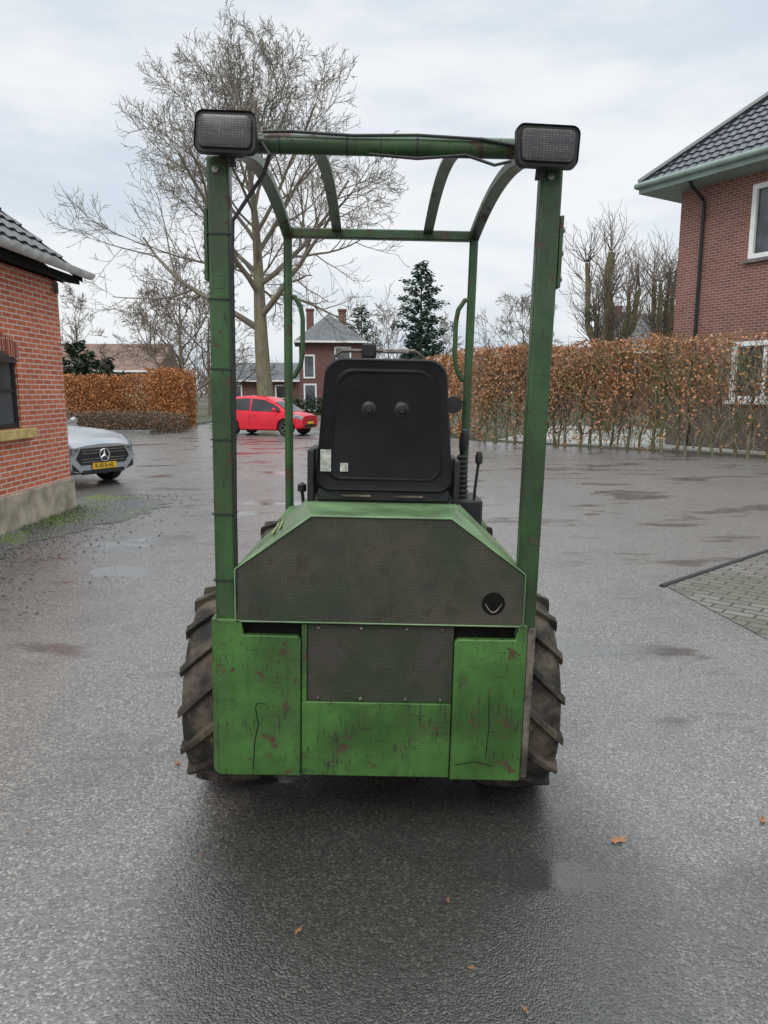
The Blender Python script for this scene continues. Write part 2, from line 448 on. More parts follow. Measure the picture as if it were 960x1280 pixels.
def wall(mb,x0,x1,z0,z1,y0,y1,ops,f=lambda x,y,z:(x,y,z)):
    xs=sorted({x0,x1,*[o[0] for o in ops],*[o[1] for o in ops]}); zs=sorted({z0,z1,*[o[2] for o in ops],*[o[3] for o in ops]})
    for i in range(len(xs)-1):
        for j in range(len(zs)-1):
            cx=(xs[i]+xs[i+1])/2; cz=(zs[j]+zs[j+1])/2
            if any(o[0]<cx<o[1] and o[2]<cz<o[3] for o in ops): continue
            t=MB().box(xs[i],xs[i+1],y0,y1,zs[j],zs[j+1]); mb.add([f(*v) for v in t.v],t.f)

# left brick outbuilding
lb=thing('brick_outbuilding','low red brick outbuilding with dark tiled roof at the left edge, light mortar joints','building',(-4.33,6,0))
X0=-4.33
sw=lambda x,y,z:(X0-y,x,z)
WIN=[(7.25,8.66,1.17,2.0),(4.4,5.5,1.17,2.0)]
m=MB(); wall(m,2.5,9.9,.42,3.15,0,.25,WIN,sw)
m.box(X0-7.6,X0-.25,9.65,9.9,.42,3.15); m.box(X0-7.6,X0-.25,2.5,2.75,.42,3.15); m.box(X0-7.85,X0-7.6,2.5,9.9,.42,3.15)
m.prism([(X0-7.85,3.15),(X0,3.15),(X0-3.92,6.3)],'y',9.66,9.9); m.prism([(X0-7.85,3.15),(X0,3.15),(X0-3.92,6.3)],'y',2.5,2.74)
m.build('wall','brick_left',lb,world=True,smooth=0)
m=MB().box(X0-7.89,X0+.035,2.46,9.94,0,.42); m.build('plinth','concrete',lb,world=True,bevel=.01)
for (ya,yb,_z0,_z1) in WIN:
    fr=MB()
    for (p,q,r_,s_) in ((ya,ya+.06,1.17,2.0),(yb-.06,yb,1.17,2.0),(ya+.06,yb-.06,1.17,1.23),(ya+.06,yb-.06,1.94,2.0),((ya+yb)/2-.02,(ya+yb)/2+.02,1.23,1.94),(ya+.06,yb-.06,1.60,1.63)):
        fr.box(X0-.075,X0-.03,p,q,r_,s_)
    wi=fr.build('window','black',lb,world=True)
    B(X0-.06,X0-.05,ya+.02,yb-.02,1.19,1.98).build('pane','glass',wi,world=True)
    ar=MB(); n=16; yc=(ya+yb)/2; hw=(yb-ya)/2+.06
    f0=lambda t:1.94+.16*(1-t*t)
    for k in range(n):
        a0=-1+2*k/n+.012; a1=-1+2*(k+1)/n-.012
        ar.add([(X0+x,yc+t*hw,f0(t)+dz) for x in (-.02,.010) for (t,dz) in ((a0,0),(a1,0),(a1,.2),(a0,.2))],[(0,3,2,1),(4,5,6,7),(0,1,5,4),(1,2,6,5),(2,3,7,6),(3,0,4,7)])
    ar.build('arch','brick_arch',wi,world=True,smooth=0)
    al=MB(); pts=[(yc+(-1+2*k/14)*(hw-.06),f0((-1+2*k/14))-.001) for k in range(15)]
    al.prism([(p,q) for p,q in pts]+[(yc+hw-.06,1.93),(yc-hw+.06,1.93)],'x',X0-.02,X0+.004)
    al.build('arch_light','glass',wi,world=True,smooth=0)
    B(X0-.1,X0+.10,ya-.22,yb+.18,1.05,1.165).build('sill','stone',wi,world=True,bevel=.01)
m=MB(); th=math.atan2(3.15,3.92); sl_=Vector((-math.cos(th),0,math.sin(th)))
ev=Vector((X0+.22,2.3,3.14))
tile_plane(m,ev,(0,1,0),sl_,7.85,5.3)
tile_plane(m,Vector((X0-8.13,2.3,3.10)),(0,1,0),(math.cos(th),0,math.sin(th)),7.85,5.3)
rf=m.build('roof','tile',lb,world=True,recalc=False,smooth=60)
m=MB().tube([(X0-3.92,2.3,6.5),(X0-3.92,10.15,6.5)],.12,10); m.build('ridge_tiles','tile',rf,world=True)
m=MB()
m.prism([(X0-.1,3.14),(X0+.22,3.11),(X0+.22,3.02),(X0+.0,3.06),(X0-.0,3.04)],'y',2.3,10.1)
m.add([(X0+.24,10.1,3.06),(X0+.24,10.16,3.06),(X0+.24,10.16,3.17),(X0+.24,10.1,3.17),(X0-3.92,10.1,6.30),(X0-3.92,10.16,6.30),(X0-3.92,10.16,6.50),(X0-3.92,10.1,6.50)],[(0,1,2,3),(4,7,6,5),(0,4,5,1),(1,5,6,2),(2,6,7,3),(3,7,4,0)])
m.build('eave_board','dark',lb,world=True)
g=MB(); prof=[(.075*math.cos(a),.075*math.sin(a)) for a in [math.pi+math.pi*k/8 for k in range(9)]]+[(.062*math.cos(a),.062*math.sin(a)) for a in [2*math.pi-math.pi*k/8 for k in range(9)]]
g.prism([(X0+.33+p,3.17+q) for p,q in prof],'y',2.3,10.2); g.build('gutter','gutter',lb,world=True)
MB().tube([(X0+.05,9.75,3.0),(X0+.05,9.75,2.9),(X0+.05,9.75,2.86)],.03,8).build('hook','rusty',lb,world=True)

# right brick house
ang=R(-58)
rh=thing('brick_house','two-storey dark red brick house with dark tiled hip roof behind the tall hedge at right','house',(8.64,22.1,0),ang)
m=MB(); LW=6.0; DW=8.0; ZS=7.3
UW=(2.18,3.7,5.1,7.0); LWN=(1.95,3.8,1.35,2.95)
wall(m,0,LW,1.15,ZS,0,.3,[UW,LWN])
m.box(0,.3,.3,DW,1.15,ZS).box(LW-.3,LW,.3,DW,1.15,ZS).box(.3,LW-.3,DW-.3,DW,1.15,ZS)
m.build('wall','brick_right',rh,smooth=0)
B(-.03,LW+.03,-.03,DW+.03,0,1.15).build('plinth','brick_plinth',rh,bevel=.01)
for ((xa,xb,za,zb),mul) in ((UW,1),(LWN,2)):
    fr=MB(); t_=.13
    fr.box(xa,xa+t_,-.02,.12,za,zb).box(xb-t_,xb,-.02,.12,za,zb).box(xa+t_,xb-t_,-.02,.12,za,za+t_).box(xa+t_,xb-t_,-.02,.12,zb-t_,zb)
    if mul==2: fr.box((xa+xb)/2-.05,(xa+xb)/2+.05,.03,.12,za+t_,zb-t_)
    wi=fr.build('window','whitepaint',rh,bevel=.006)
    B(xa+.02,xb-.02,.08,.09,za+.02,zb-.02).build('pane','glass',wi)
    B(xa-.08,xb+.08,-.10,.03,za-.10,za-.002).build('sill','kerbm' if mul==1 else 'whitepaint',wi,bevel=.008)
OV=.85; ez=ZS+.2
B(-OV,LW+OV,-OV,DW+OV,ZS,ez+.05).build('eaves','fascia',rh,bevel=.012)
g=MB(); g.tube([(-OV-.06,-OV-.06,ez+.02),(LW+OV+.06,-OV-.06,ez+.02)],.08,10); g.tube([(-OV-.06,-OV-.06,ez+.02),(-OV-.06,DW+OV,ez+.02)],.08,10)
g.build('gutter','fascia',rh)
m=MB(); W_=LW+2*OV; D_=DW+2*OV; hr=W_/2; HR=hr*math.tan(R(42)); SH=math.hypot(hr,HR)
def vs_(nx,ny): return Vector((nx*hr,ny*hr,HR)).normalized()
tile_plane(m,(-OV,-OV,ez+.05),(1,0,0),vs_(0,1),W_,SH,lambda v:(v/SH*hr,W_-v/SH*hr))
tile_plane(m,(-OV,DW+OV,ez+.05),(1,0,0),vs_(0,-1),W_,SH,lambda v:(v/SH*hr,W_-v/SH*hr))
tile_plane(m,(-OV,-OV,ez+.05),(0,1,0),vs_(1,0),D_,SH,lambda v:(v/SH*hr,D_-v/SH*hr))
tile_plane(m,(LW+OV,-OV,ez+.05),(0,1,0),vs_(-1,0),D_,SH,lambda v:(v/SH*hr,D_-v/SH*hr))
rf=m.build('roof','tile2',rh,recalc=False,smooth=60)
m=MB()
rt=ez+.12
ap0=Vector((LW/2,-OV+hr,rt+HR)); ap1=Vector((LW/2,DW+OV-hr,rt+HR))
for (cx_,cy_,ap) in ((-OV,-OV,ap0),(LW+OV,-OV,ap0),(-OV,DW+OV,ap1),(LW+OV,DW+OV,ap1)):
    m.tube([(cx_,cy_,rt),ap],.10,8)
m.tube([ap0,ap1],.10,8); m.build('ridge_tiles','tile2',rf)
dp=MB().tube([(.80,-.78,ZS+.05),(.80,-.7,ZS-.10),(.80,-.12,ZS-.4),(.80,-.09,ZS-.55),(.80,-.09,.0)],.05,10); dp.build('downpipe','black',rh)

def house(name,label,loc,rz,w_,d_,hw,roofh,kind,wm,rm,wins=(),chim=(),ov=.4):
    t=thing(name,label,'house',loc,rz)
    B(-w_/2,w_/2,-d_/2,d_/2,0,hw).build('wall',wm,t,smooth=0)
    m=MB(); a=w_/2+ov; b=d_/2+ov
    if kind=='hip':
        rl=max(0.01,a-b) if a>b else .01
        vs=[(-a,-b,hw),(a,-b,hw),(a,b,hw),(-a,b,hw),(-rl,0,hw+roofh),(rl,0,hw+roofh)]
        m.add(vs,[(0,1,5,4),(1,2,5),(2,3,4,5),(3,0,4),(0,3,2,1)])
    else:
        m.prism([(-b,hw),(b,hw),(0,hw+roofh)],'x',-a,a)
    rf=m.build('roof',rm,t,smooth=0)
    for (cx_,cy_,z0_,z1_) in chim:
        B(cx_-.3,cx_+.3,cy_-.3,cy_+.3,z0_,z1_).box(cx_-.36,cx_+.36,cy_-.36,cy_+.36,z1_,z1_+.15).build('chimney','brick_far',rf,smooth=0)
    B(-a-.02,a+.02,-b-.12,-b,hw-.12,hw+.03).build('gutter','whitepaint',t)
    for (xa,xb,za,zb) in wins:
        fr=MB(); q=.12; y0=-d_/2-.05; y1=-d_/2+.02
        fr.box(xa,xa+q,y0,y1,za,zb).box(xb-q,xb,y0,y1,za,zb).box(xa+q,xb-q,y0,y1,za,za+q).box(xa+q,xb-q,y0,y1,zb-q,zb)
        wi=fr.build('window','whitepaint',t)
        B(xa+.05,xb-.05,-d_/2-.03,-d_/2-.01,za+.05,zb-.05).build('pane','glass',wi)
    return t
c=P(412,490,60)
house('brick_villa','brown brick villa with grey hipped roof and two chimneys beyond the red car',(c.x,60,0),R(6),4.8,6.5,5.4,2.4,'hip','brick_far','roof_far',
      [(.3,1.6,4.0,5.0),(-2.1,-1.2,2.6,4.4),(.4,1.6,1.2,2.6),(-2.1,-1.1,.1,2.2)],[(-1.5,0,6.4,8.0),(1.1,0,6.6,8.0)])
c=P(322,480,68)
house('low_brick_house','low brick house with grey roof seen behind the trunk of the big bare tree',(c.x,70,0),R(3),7,6,2.6,1.7,'gable','brick_far','roof_far',[(-2.6,-1.4,.9,2.2),(1.6,2.8,.9,2.2)],[])
c=P(172,470,64)
house('yellow_house','pale yellow house with brown roof beyond the orange hedge at left',(c.x,64,0),R(-5),5,6,3.3,1.5,'gable','wall_yellow','roof_brown',[(-1.6,-.5,2.0,2.9),(.5,1.7,2.0,2.9)])
c=P(125,470,78)
house('brown_roof_house','brown-roofed brick house far left behind the yellow house',(c.x,80,0),R(4),13,7,4.3,2.4,'gable','brick_far','roof_brown',[(-3,-1.6,2.4,3.6),(1,2.4,2.4,3.6)])
c=P(800,420,52)
house('grey_roof_house','brick house with grey roof showing above the hedge between pollard tree and brick house',(c.x+1.5,54,0),R(-8),7,7,4.3,2.9,'gable','brick_far','roof_far',[(-3,-1.6,2.7,4.0),(0,1.4,2.7,4.0)],[(-2.5,0,6.0,7.6)])
c=P(725,420,60)
house('red_roof_house','small house with reddish-brown roof just above the hedge, behind the pollard tree',(c.x,64,0),R(10),7,6,3.4,2.0,'gable','brick_far','roof_brown',[(-2,-.8,2.0,3.0)])

# ---------------------------------------------------------------- trees
def perp(d,rg):
    v=Vector((rg.gauss(0,1),rg.gauss(0,1),rg.gauss(0,1))); v=v-d*v.dot(d); return v.normalized()
def branch(mb,p,d,L,r,lvl,nc,rg,up=.05,wob=.13,spread=(28,58),rmin=.011,lf=(.42,.68)):
    ns=max(3,min(7,int(L/.45))); pts=[p.copy()]; dirs=[d.copy()]; q=p.copy(); dd=d.copy()
    for i in range(ns):
        dd=(dd+perp(dd,rg)*rg.uniform(0,wob*1.6)+Vector((0,0,up))).normalized(); q=q+dd*(L/ns); pts.append(q.copy()); dirs.append(dd.copy())
    rs=[max(rmin*.7,r*(1-.68*i/ns)) for i in range(ns+1)]
    mb.tube(pts,rs,7 if r>.12 else (5 if r>.05 else 3),False)
    if lvl>=len(nc): return
    for k in range(nc[lvl]):
        t=.22+.78*(k+rg.uniform(.2,.9))/nc[lvl]; t=min(t,.98); i=min(int(t*ns),ns-1); fr=t*ns-i
        bp=pts[i].lerp(pts[i+1],fr); bd=dirs[i]
        a=R(rg.uniform(*spread)); nd=(bd*math.cos(a)+perp(bd,rg)*math.sin(a)).normalized()
        branch(mb,bp,nd,L*rg.uniform(*lf)*(1.12-.42*t),max(rmin,rs[i]*rg.uniform(.5,.68)),lvl+1,nc,rg,up,wob,spread,rmin,lf)
def bare_tree(name,label,x,y,h,tr,trunkh,nl,nc,seed,bm_='bark',tm='twig',lim=.5,el=(25,70),lean=(0,0),rmin=.011,up=.05,group=None,pw=.85,az0=0,lf=(.42,.68)):
    rg=random.Random(seed); t=thing(name,label,'tree',(x,y,0),0,group)
    m=MB(); pts=[]; n=9; top=h*.72
    for i in range(n+1):
        f=i/n; pts.append(Vector((lean[0]*f+math.sin(f*5+seed)*.12*tr*4*f,lean[1]*f,top*f)))
    rs=[tr*(1.35 if i==0 else 1)*(1-.80*(i/n)**1.1) for i in range(n+1)]
    m.tube(pts,rs,12,False); m.build('trunk',bm_,t,recalc=False,smooth=80)
    c=MB()
    for k in range(nl):
        f=trunkh/top+(1-trunkh/top)*(k/(nl-1))**pw; f=min(f,.99); i=min(int(f*n),n-1); p=pts[i].lerp(pts[i+1],f*n-i)
        az=az0+k*2.4+rg.uniform(-.3,.3); e=R(el[0]+(el[1]-el[0])*k/(nl-1)+rg.uniform(-6,6))
        d=Vector((math.cos(az)*math.cos(e),math.sin(az)*math.cos(e),math.sin(e)))
        L=h*lim*(1-.38*k/(nl-1))*rg.uniform(.9,1.08)
        branch(c,p,d,L,max(rmin,rs[i]*.5),0,nc,rg,up,rmin=rmin,lf=lf)
    c.build('crown',tm,t,recalc=False,smooth=80)
    return t
bt=P(334,480,33)
bare_tree('bare_tree','tallest bare tree, its wide crown of fine grey twigs rising behind the red car',bt.x,33,16.0,.40,4.3,18,(6,6,5,3),17,lim=.42,el=(26,80),lean=(-.6,0),rmin=.0115,up=.065,pw=.9,az0=3.1,lf=(.44,.68))
q=P(228,470,46); bare_tree('bare_tree','dense brown bare tree just left of the rear left cage post, above the orange hedge',q.x,46,9.6,.20,1.2,12,(6,5,5),8,'bark','twig_brown',.44,(20,70),rmin=.018)
q=P(262,470,50); bare_tree('bare_tree','low twiggy bare tree half hidden behind the rear left cage post',q.x,50,9.0,.18,1.2,9,(6,5,4),9,'bark','twig_brown',.45,(20,70),rmin=.018)
q=P(98,460,44); bare_tree('bare_tree','slim bare tree right beside the corner of the brick outbuilding',q.x,44,8.2,.11,2.0,8,(5,5,4),10,'bark','twig_brown',.30,(35,75),rmin=.015)
q=P(485,440,66); bare_tree('bare_tree','small pale bare tree between the pine and the dark conifer',q.x,66,9.5,.14,2.0,8,(6,5,4),11,'bark','twig_brown',.34,(35,75),rmin=.02)
q=P(655,430,55); bare_tree('bare_tree','pale bare tree with fine crown above the hedge, inside right of the cage',q.x,55,8.6,.2,2.0,11,(6,5,5),12,'bark','twig',.46,(15,70),rmin=.018)
q=P(555,430,75); bare_tree('bare_tree','faint bare tree right of the dark conifer',q.x,75,9.5,.16,2.5,8,(6,5,4),14,'bark','twig_brown',.33,(30,70),rmin=.022)
q=P(190,470,70); bare_tree('bare_tree','distant bare tree above the brown roofs at left',q.x,70,11,.2,2.5,9,(6,5,4),15,'bark','twig_brown',.4,(25,70),rmin=.025)

def pollard(label,x,y,h,seed,nl=6,sp_=.9,cen=True):
    rg=random.Random(seed); t=thing('pollard_tree',label,'tree',(x,y,0))
    m=MB(); hb=h*.42
    m.tube([(0,0,0),(.05,0,hb*.5),(0,0,hb),(0.05,0,hb*1.1)],[.38,.32,.30,.22],10,False)
    c=MB(); tips=[]
    if cen:
        e=Vector((.05,0,h*.93)); m.tube([(0,0,hb*.9),(.10,0,h*.60),(-.04,0,h*.76),(.03,0,h*.86),e],[.27,.20,.15,.19,.12],9,True); tips+=[e,Vector((.05,0,h*.70)),Vector((0,0,h*.82))]
    for k in range(nl):
        az=k*2*math.pi/nl+rg.uniform(-.3,.3); s_=sp_*rg.uniform(.6,1.2)
        b=Vector((0,0,hb*rg.uniform(.75,1.05))); e=Vector((math.cos(az)*s_,math.sin(az)*s_,h*rg.uniform(.62,.88))); mid=b.lerp(e,.5)+Vector((math.cos(az)*s_*.35,math.sin(az)*s_*.3,-.25))
        pts=[b,b.lerp(mid,.5)+Vector((0,0,-.05)),mid,mid.lerp(e,.6)+Vector((rg.uniform(-.1,.1),0,.05)),e]
        m.tube(pts,[.17,.12,.10,.11,.07],8,True)
        tips+=[e,pts[3],mid,pts[1]]
    for tp in tips:
        for j in range(9):
            az=rg.uniform(0,6.28); e=R(rg.uniform(20,85)); d=Vector((math.cos(az)*math.cos(e),math.sin(az)*math.cos(e),math.sin(e)))
            branch(c,tp+d*.06,d,rg.uniform(.7,2.1),.024,0,(4,),rg,.12,.14,rmin=.010)
    m.build('trunk','mossbark',t,recalc=False,smooth=80); c.build('crown','twig_brown',t,recalc=False,smooth=80); return t
q=P(757,430,30); pollard('thick mossy pollard tree rising above the right hedge, nearest of the pollards',q.x,30,7.6,21,6,1.2)
q=P(828,430,32); pollard('slimmer pollard tree with upright shoots close to the corner of the brick house',q.x,32,7.2,22,5,.65,False)

def conifer(name,label,x,y,h,rad,seed,n=5200,z0=.8,mat='conifer',clump=0):
    rg=random.Random(seed); t=thing(name,label,'tree',(x,y,0))
    MB().tube([(0,0,0),(0,0,h*.98)],[.2,.03],8,False).build('trunk','mossbark',t,recalc=False)
    c=MB(); nb=int(h*(4.2 if clump else 9))
    for b in range(nb):
        f=(b+.5)/nb; z=z0+(h-z0)*f; az=b*2.399
        env=math.sin(math.pi*min(1,.30+.70*f))**.6 if clump else (1-f)**.7
        L=rad*env*rg.uniform(.5,1.3)+.2
        for k in range(max(8,int(n/nb*(.4+1.2*(1-f))))):
            s_=rg.uniform(.1,1)**.8; r=L*s_; dz=(.15*r if clump else -.18*r)+.12*r*r/max(rad,.1)
            j=.19 if clump else .14
            ctr=Vector((math.cos(az)*r,math.sin(az)*r,z+dz))+Vector((rg.gauss(0,j*(.4+r*.4)),rg.gauss(0,j*(.4+r*.4)),rg.gauss(0,j*.8)))
            a=Vector((math.cos(az+rg.uniform(-.8,.8)),math.sin(az+rg.uniform(-.8,.8)),rg.uniform(-.5,.3)))*rg.uniform(.12,.28)
            u=perp(a.normalized(),rg)*rg.uniform(.04,.09)
            c.add([ctr-u,ctr+a,ctr+u,ctr-a*.4],[(0,1,2,3)])
    c.build('crown',mat,t,recalc=False,smooth=0); return t
q=P(526,440,60); conifer('fir_tree','dark blue-green conifer with rounded uneven clumps, inside the right half of the cage',q.x,60,11.6,1.65,31,7000,3.6,clump=1)
q=P(452,430,72); conifer('pine_tree','small dark pine behind the villa roof, right of its chimney',q.x,72,9.7,1.3,32,3000,3.5,clump=1)
q=P(95,460,42); conifer('evergreen_tree','dark rounded evergreen beside the corner of the outbuilding, above the hedge',q.x,42,4.2,1.3,33,4000,.3,'evergreen',1)
q=P(128,460,46); conifer('evergreen_tree','broad dark evergreen behind the orange hedge, below the brown roof',q.x,46,3.5,1.5,34,4000,.3,'evergreen',1)

# hedges
def leaf_quad(mb,c,s,rg):
    a=Vector((rg.gauss(0,1),rg.gauss(0,1),rg.gauss(0,1))).normalized(); b=perp(a,rg)
    a*=s*rg.uniform(.6,1.1); b*=s*rg.uniform(.35,.6)
    mb.add([c-a,c+b,c+a,c-b],[(0,1,2,3)])
def hedge(name,label,A,Bp,th,z1,n,size,mat,seed,dens=lambda z,s:1,stems=0,twigs=0,ztop=None,cat='hedge',stemr=(.02,.045)):
    rg=random.Random(seed); A=Vector((A[0],A[1],0)); Bp=Vector((Bp[0],Bp[1],0)); t=thing(name,label,cat,A)
    d=(Bp-A); L=d.length; d.normalize(); nn=Vector((-d.y,d.x,0))
    m=MB(); k=0
    zt=ztop or (lambda s:z1)
    while k<n:
        s=rg.uniform(0,L); top=zt(s/L)+.07*math.sin(s*2.3)*math.sin(s*.9+1)+rg.gauss(0,.035)
        z=rg.uniform(.02,1)*top
        if rg.random()>dens(z,s): continue
        off=rg.choice((-1,1))*th/2*(1-abs(rg.gauss(0,.33))) 
        off+=.10*math.sin(s*3.1+z*2.0)
        leaf_quad(m,d*s+nn*off+Vector((0,0,z)),size,rg); k+=1
    m.build('leaves',mat,t,recalc=False,smooth=0)
    if twigs:
        tw=MB()
        for k in range(twigs):
            s=rg.uniform(0,L); z=rg.uniform(.1,zt(s/L)*.85); p=d*s+nn*rg.uniform(-th*.5,th*.5)+Vector((0,0,z))
            dr=(d*rg.gauss(0,.6)+nn*rg.gauss(0,.5)+Vector((0,0,1))).normalized()
            q=p+dr*rg.uniform(.3,.7); e=q+(dr+perp(dr,rg)*.5)*rg.uniform(.2,.5)
            if e.z>zt(s/L)+.12: continue
            tw.tube([p,q,e],[.009,.007,.004],3,False)
        tw.build('twigs','twig_hedge',t,recalc=False,smooth=0)
    for k in range(stems):
        s=(k+rg.uniform(.2,.8))*L/stems; r=rg.uniform(*stemr); p=d*s+nn*rg.uniform(-.3,.05); st=MB()
        pts=[p.copy()]; q=p.copy()
        for j in range(7):
            q=q+Vector((rg.gauss(0,.05),rg.gauss(0,.05),.37)); pts.append(q.copy())
        st.tube(pts,[r*(1.3-.13*j) for j in range(8)],6,False)
        for j in range(7):
            b0=pts[rg.randint(1,5)]; dr=(d*rg.choice((-1,1))*rg.uniform(.4,1)+nn*rg.gauss(0,.4)+Vector((0,0,rg.uniform(.4,1.4)))).normalized()
            st.tube([b0,b0+dr*.35,b0+dr*.7+Vector((rg.gauss(0,.08),0,.15))],[r*.5,r*.34,r*.18],4,False)
        st.build('stem','twig_hedge',t,recalc=False,smooth=80)
    return t
def dn(z,s):
    cl_=.5+.5*math.sin(s*1.9+z*1.3)*math.sin(s*.7+2.1-z*2.2)
    if z>1.5: return .5+.5*cl_
    return .06+.55*max(0,(z-.4)/1.1)**1.4*(.3+.7*cl_)
A=G(985,577); Bp=G(596,553)
A=Vector((A.x+1.0,A.y-1.0,0))
dn2=lambda z,s: dn(z,s)*(.22 if s<3.0 else .42 if s<4.4 else .75 if s<5.5 else 1)
hedge('beech_hedge','tall brown beech hedge with bare stems showing below, running in front of the brick house',A,Bp,.75,3.0,19500,.056,'beech',41,dn2,34,2000,lambda f:3.02-.12*f)
hedge('beech_hedge','farther brown beech hedge seen through the cage just right of the seat back',(3.05,23.6),(1.2,34),.8,2.9,11000,.08,'beech',42,lambda z,s:1 if z>.9 else .35,6,200)
hedge('beech_hedge','clipped orange beech hedge with level top behind the silver car',(-15.5,33.0),(-8.6,33.0),.9,2.35,19000,.065,'beech_far',43,lambda z,s:1,0,100)
hedge('beech_hedge','taller end block of orange hedge just left of the rear left cage post',(-10.2,32.2),(-8.4,31.6),1.0,2.55,7000,.065,'beech_far',44,lambda z,s:1,0,40)
hedge('low_shrub_bed','low dull brown clipped shrubs along the kerb between silver car and red car',(-15.5,28.9),(-7.9,28.9),1.3,.78,11000,.055,'brownshrub',45,lambda z,s:1,0,300,cat='shrub')
hedge('garden_hedge','dark low hedge in front of the brick villa',(-9,50),(3,50),1,1.1,5000,.12,'evergreen',46,cat='hedge')
def woods(name,label,x0,x1,y,h,n,seed):
    rg=random.Random(seed); m=MB()
    for k in range(n):
        x=rg.uniform(x0,x1); hh=h*(.65+.25*math.sin(x*.09)+.2*math.sin(x*.31)); yy=y+rg.uniform(-8,8)
        z0=rg.uniform(0,hh*.75); p=Vector((x,yy,z0)); dr=Vector((rg.gauss(0,.35),0,1)).normalized(); q=p+dr*rg.uniform(1,hh*.35)
        m.tube([p,q,q+(dr+perp(dr,rg)*.4)*rg.uniform(.5,2)],[.10,.06,.03],3,False)
    tag(m.build(name,'twig_brown',recalc=False,smooth=0),label,'woodland',kind='stuff')
woods('distant_woods','distant bare woodland on the skyline',-90,110,125,9,5000,51)

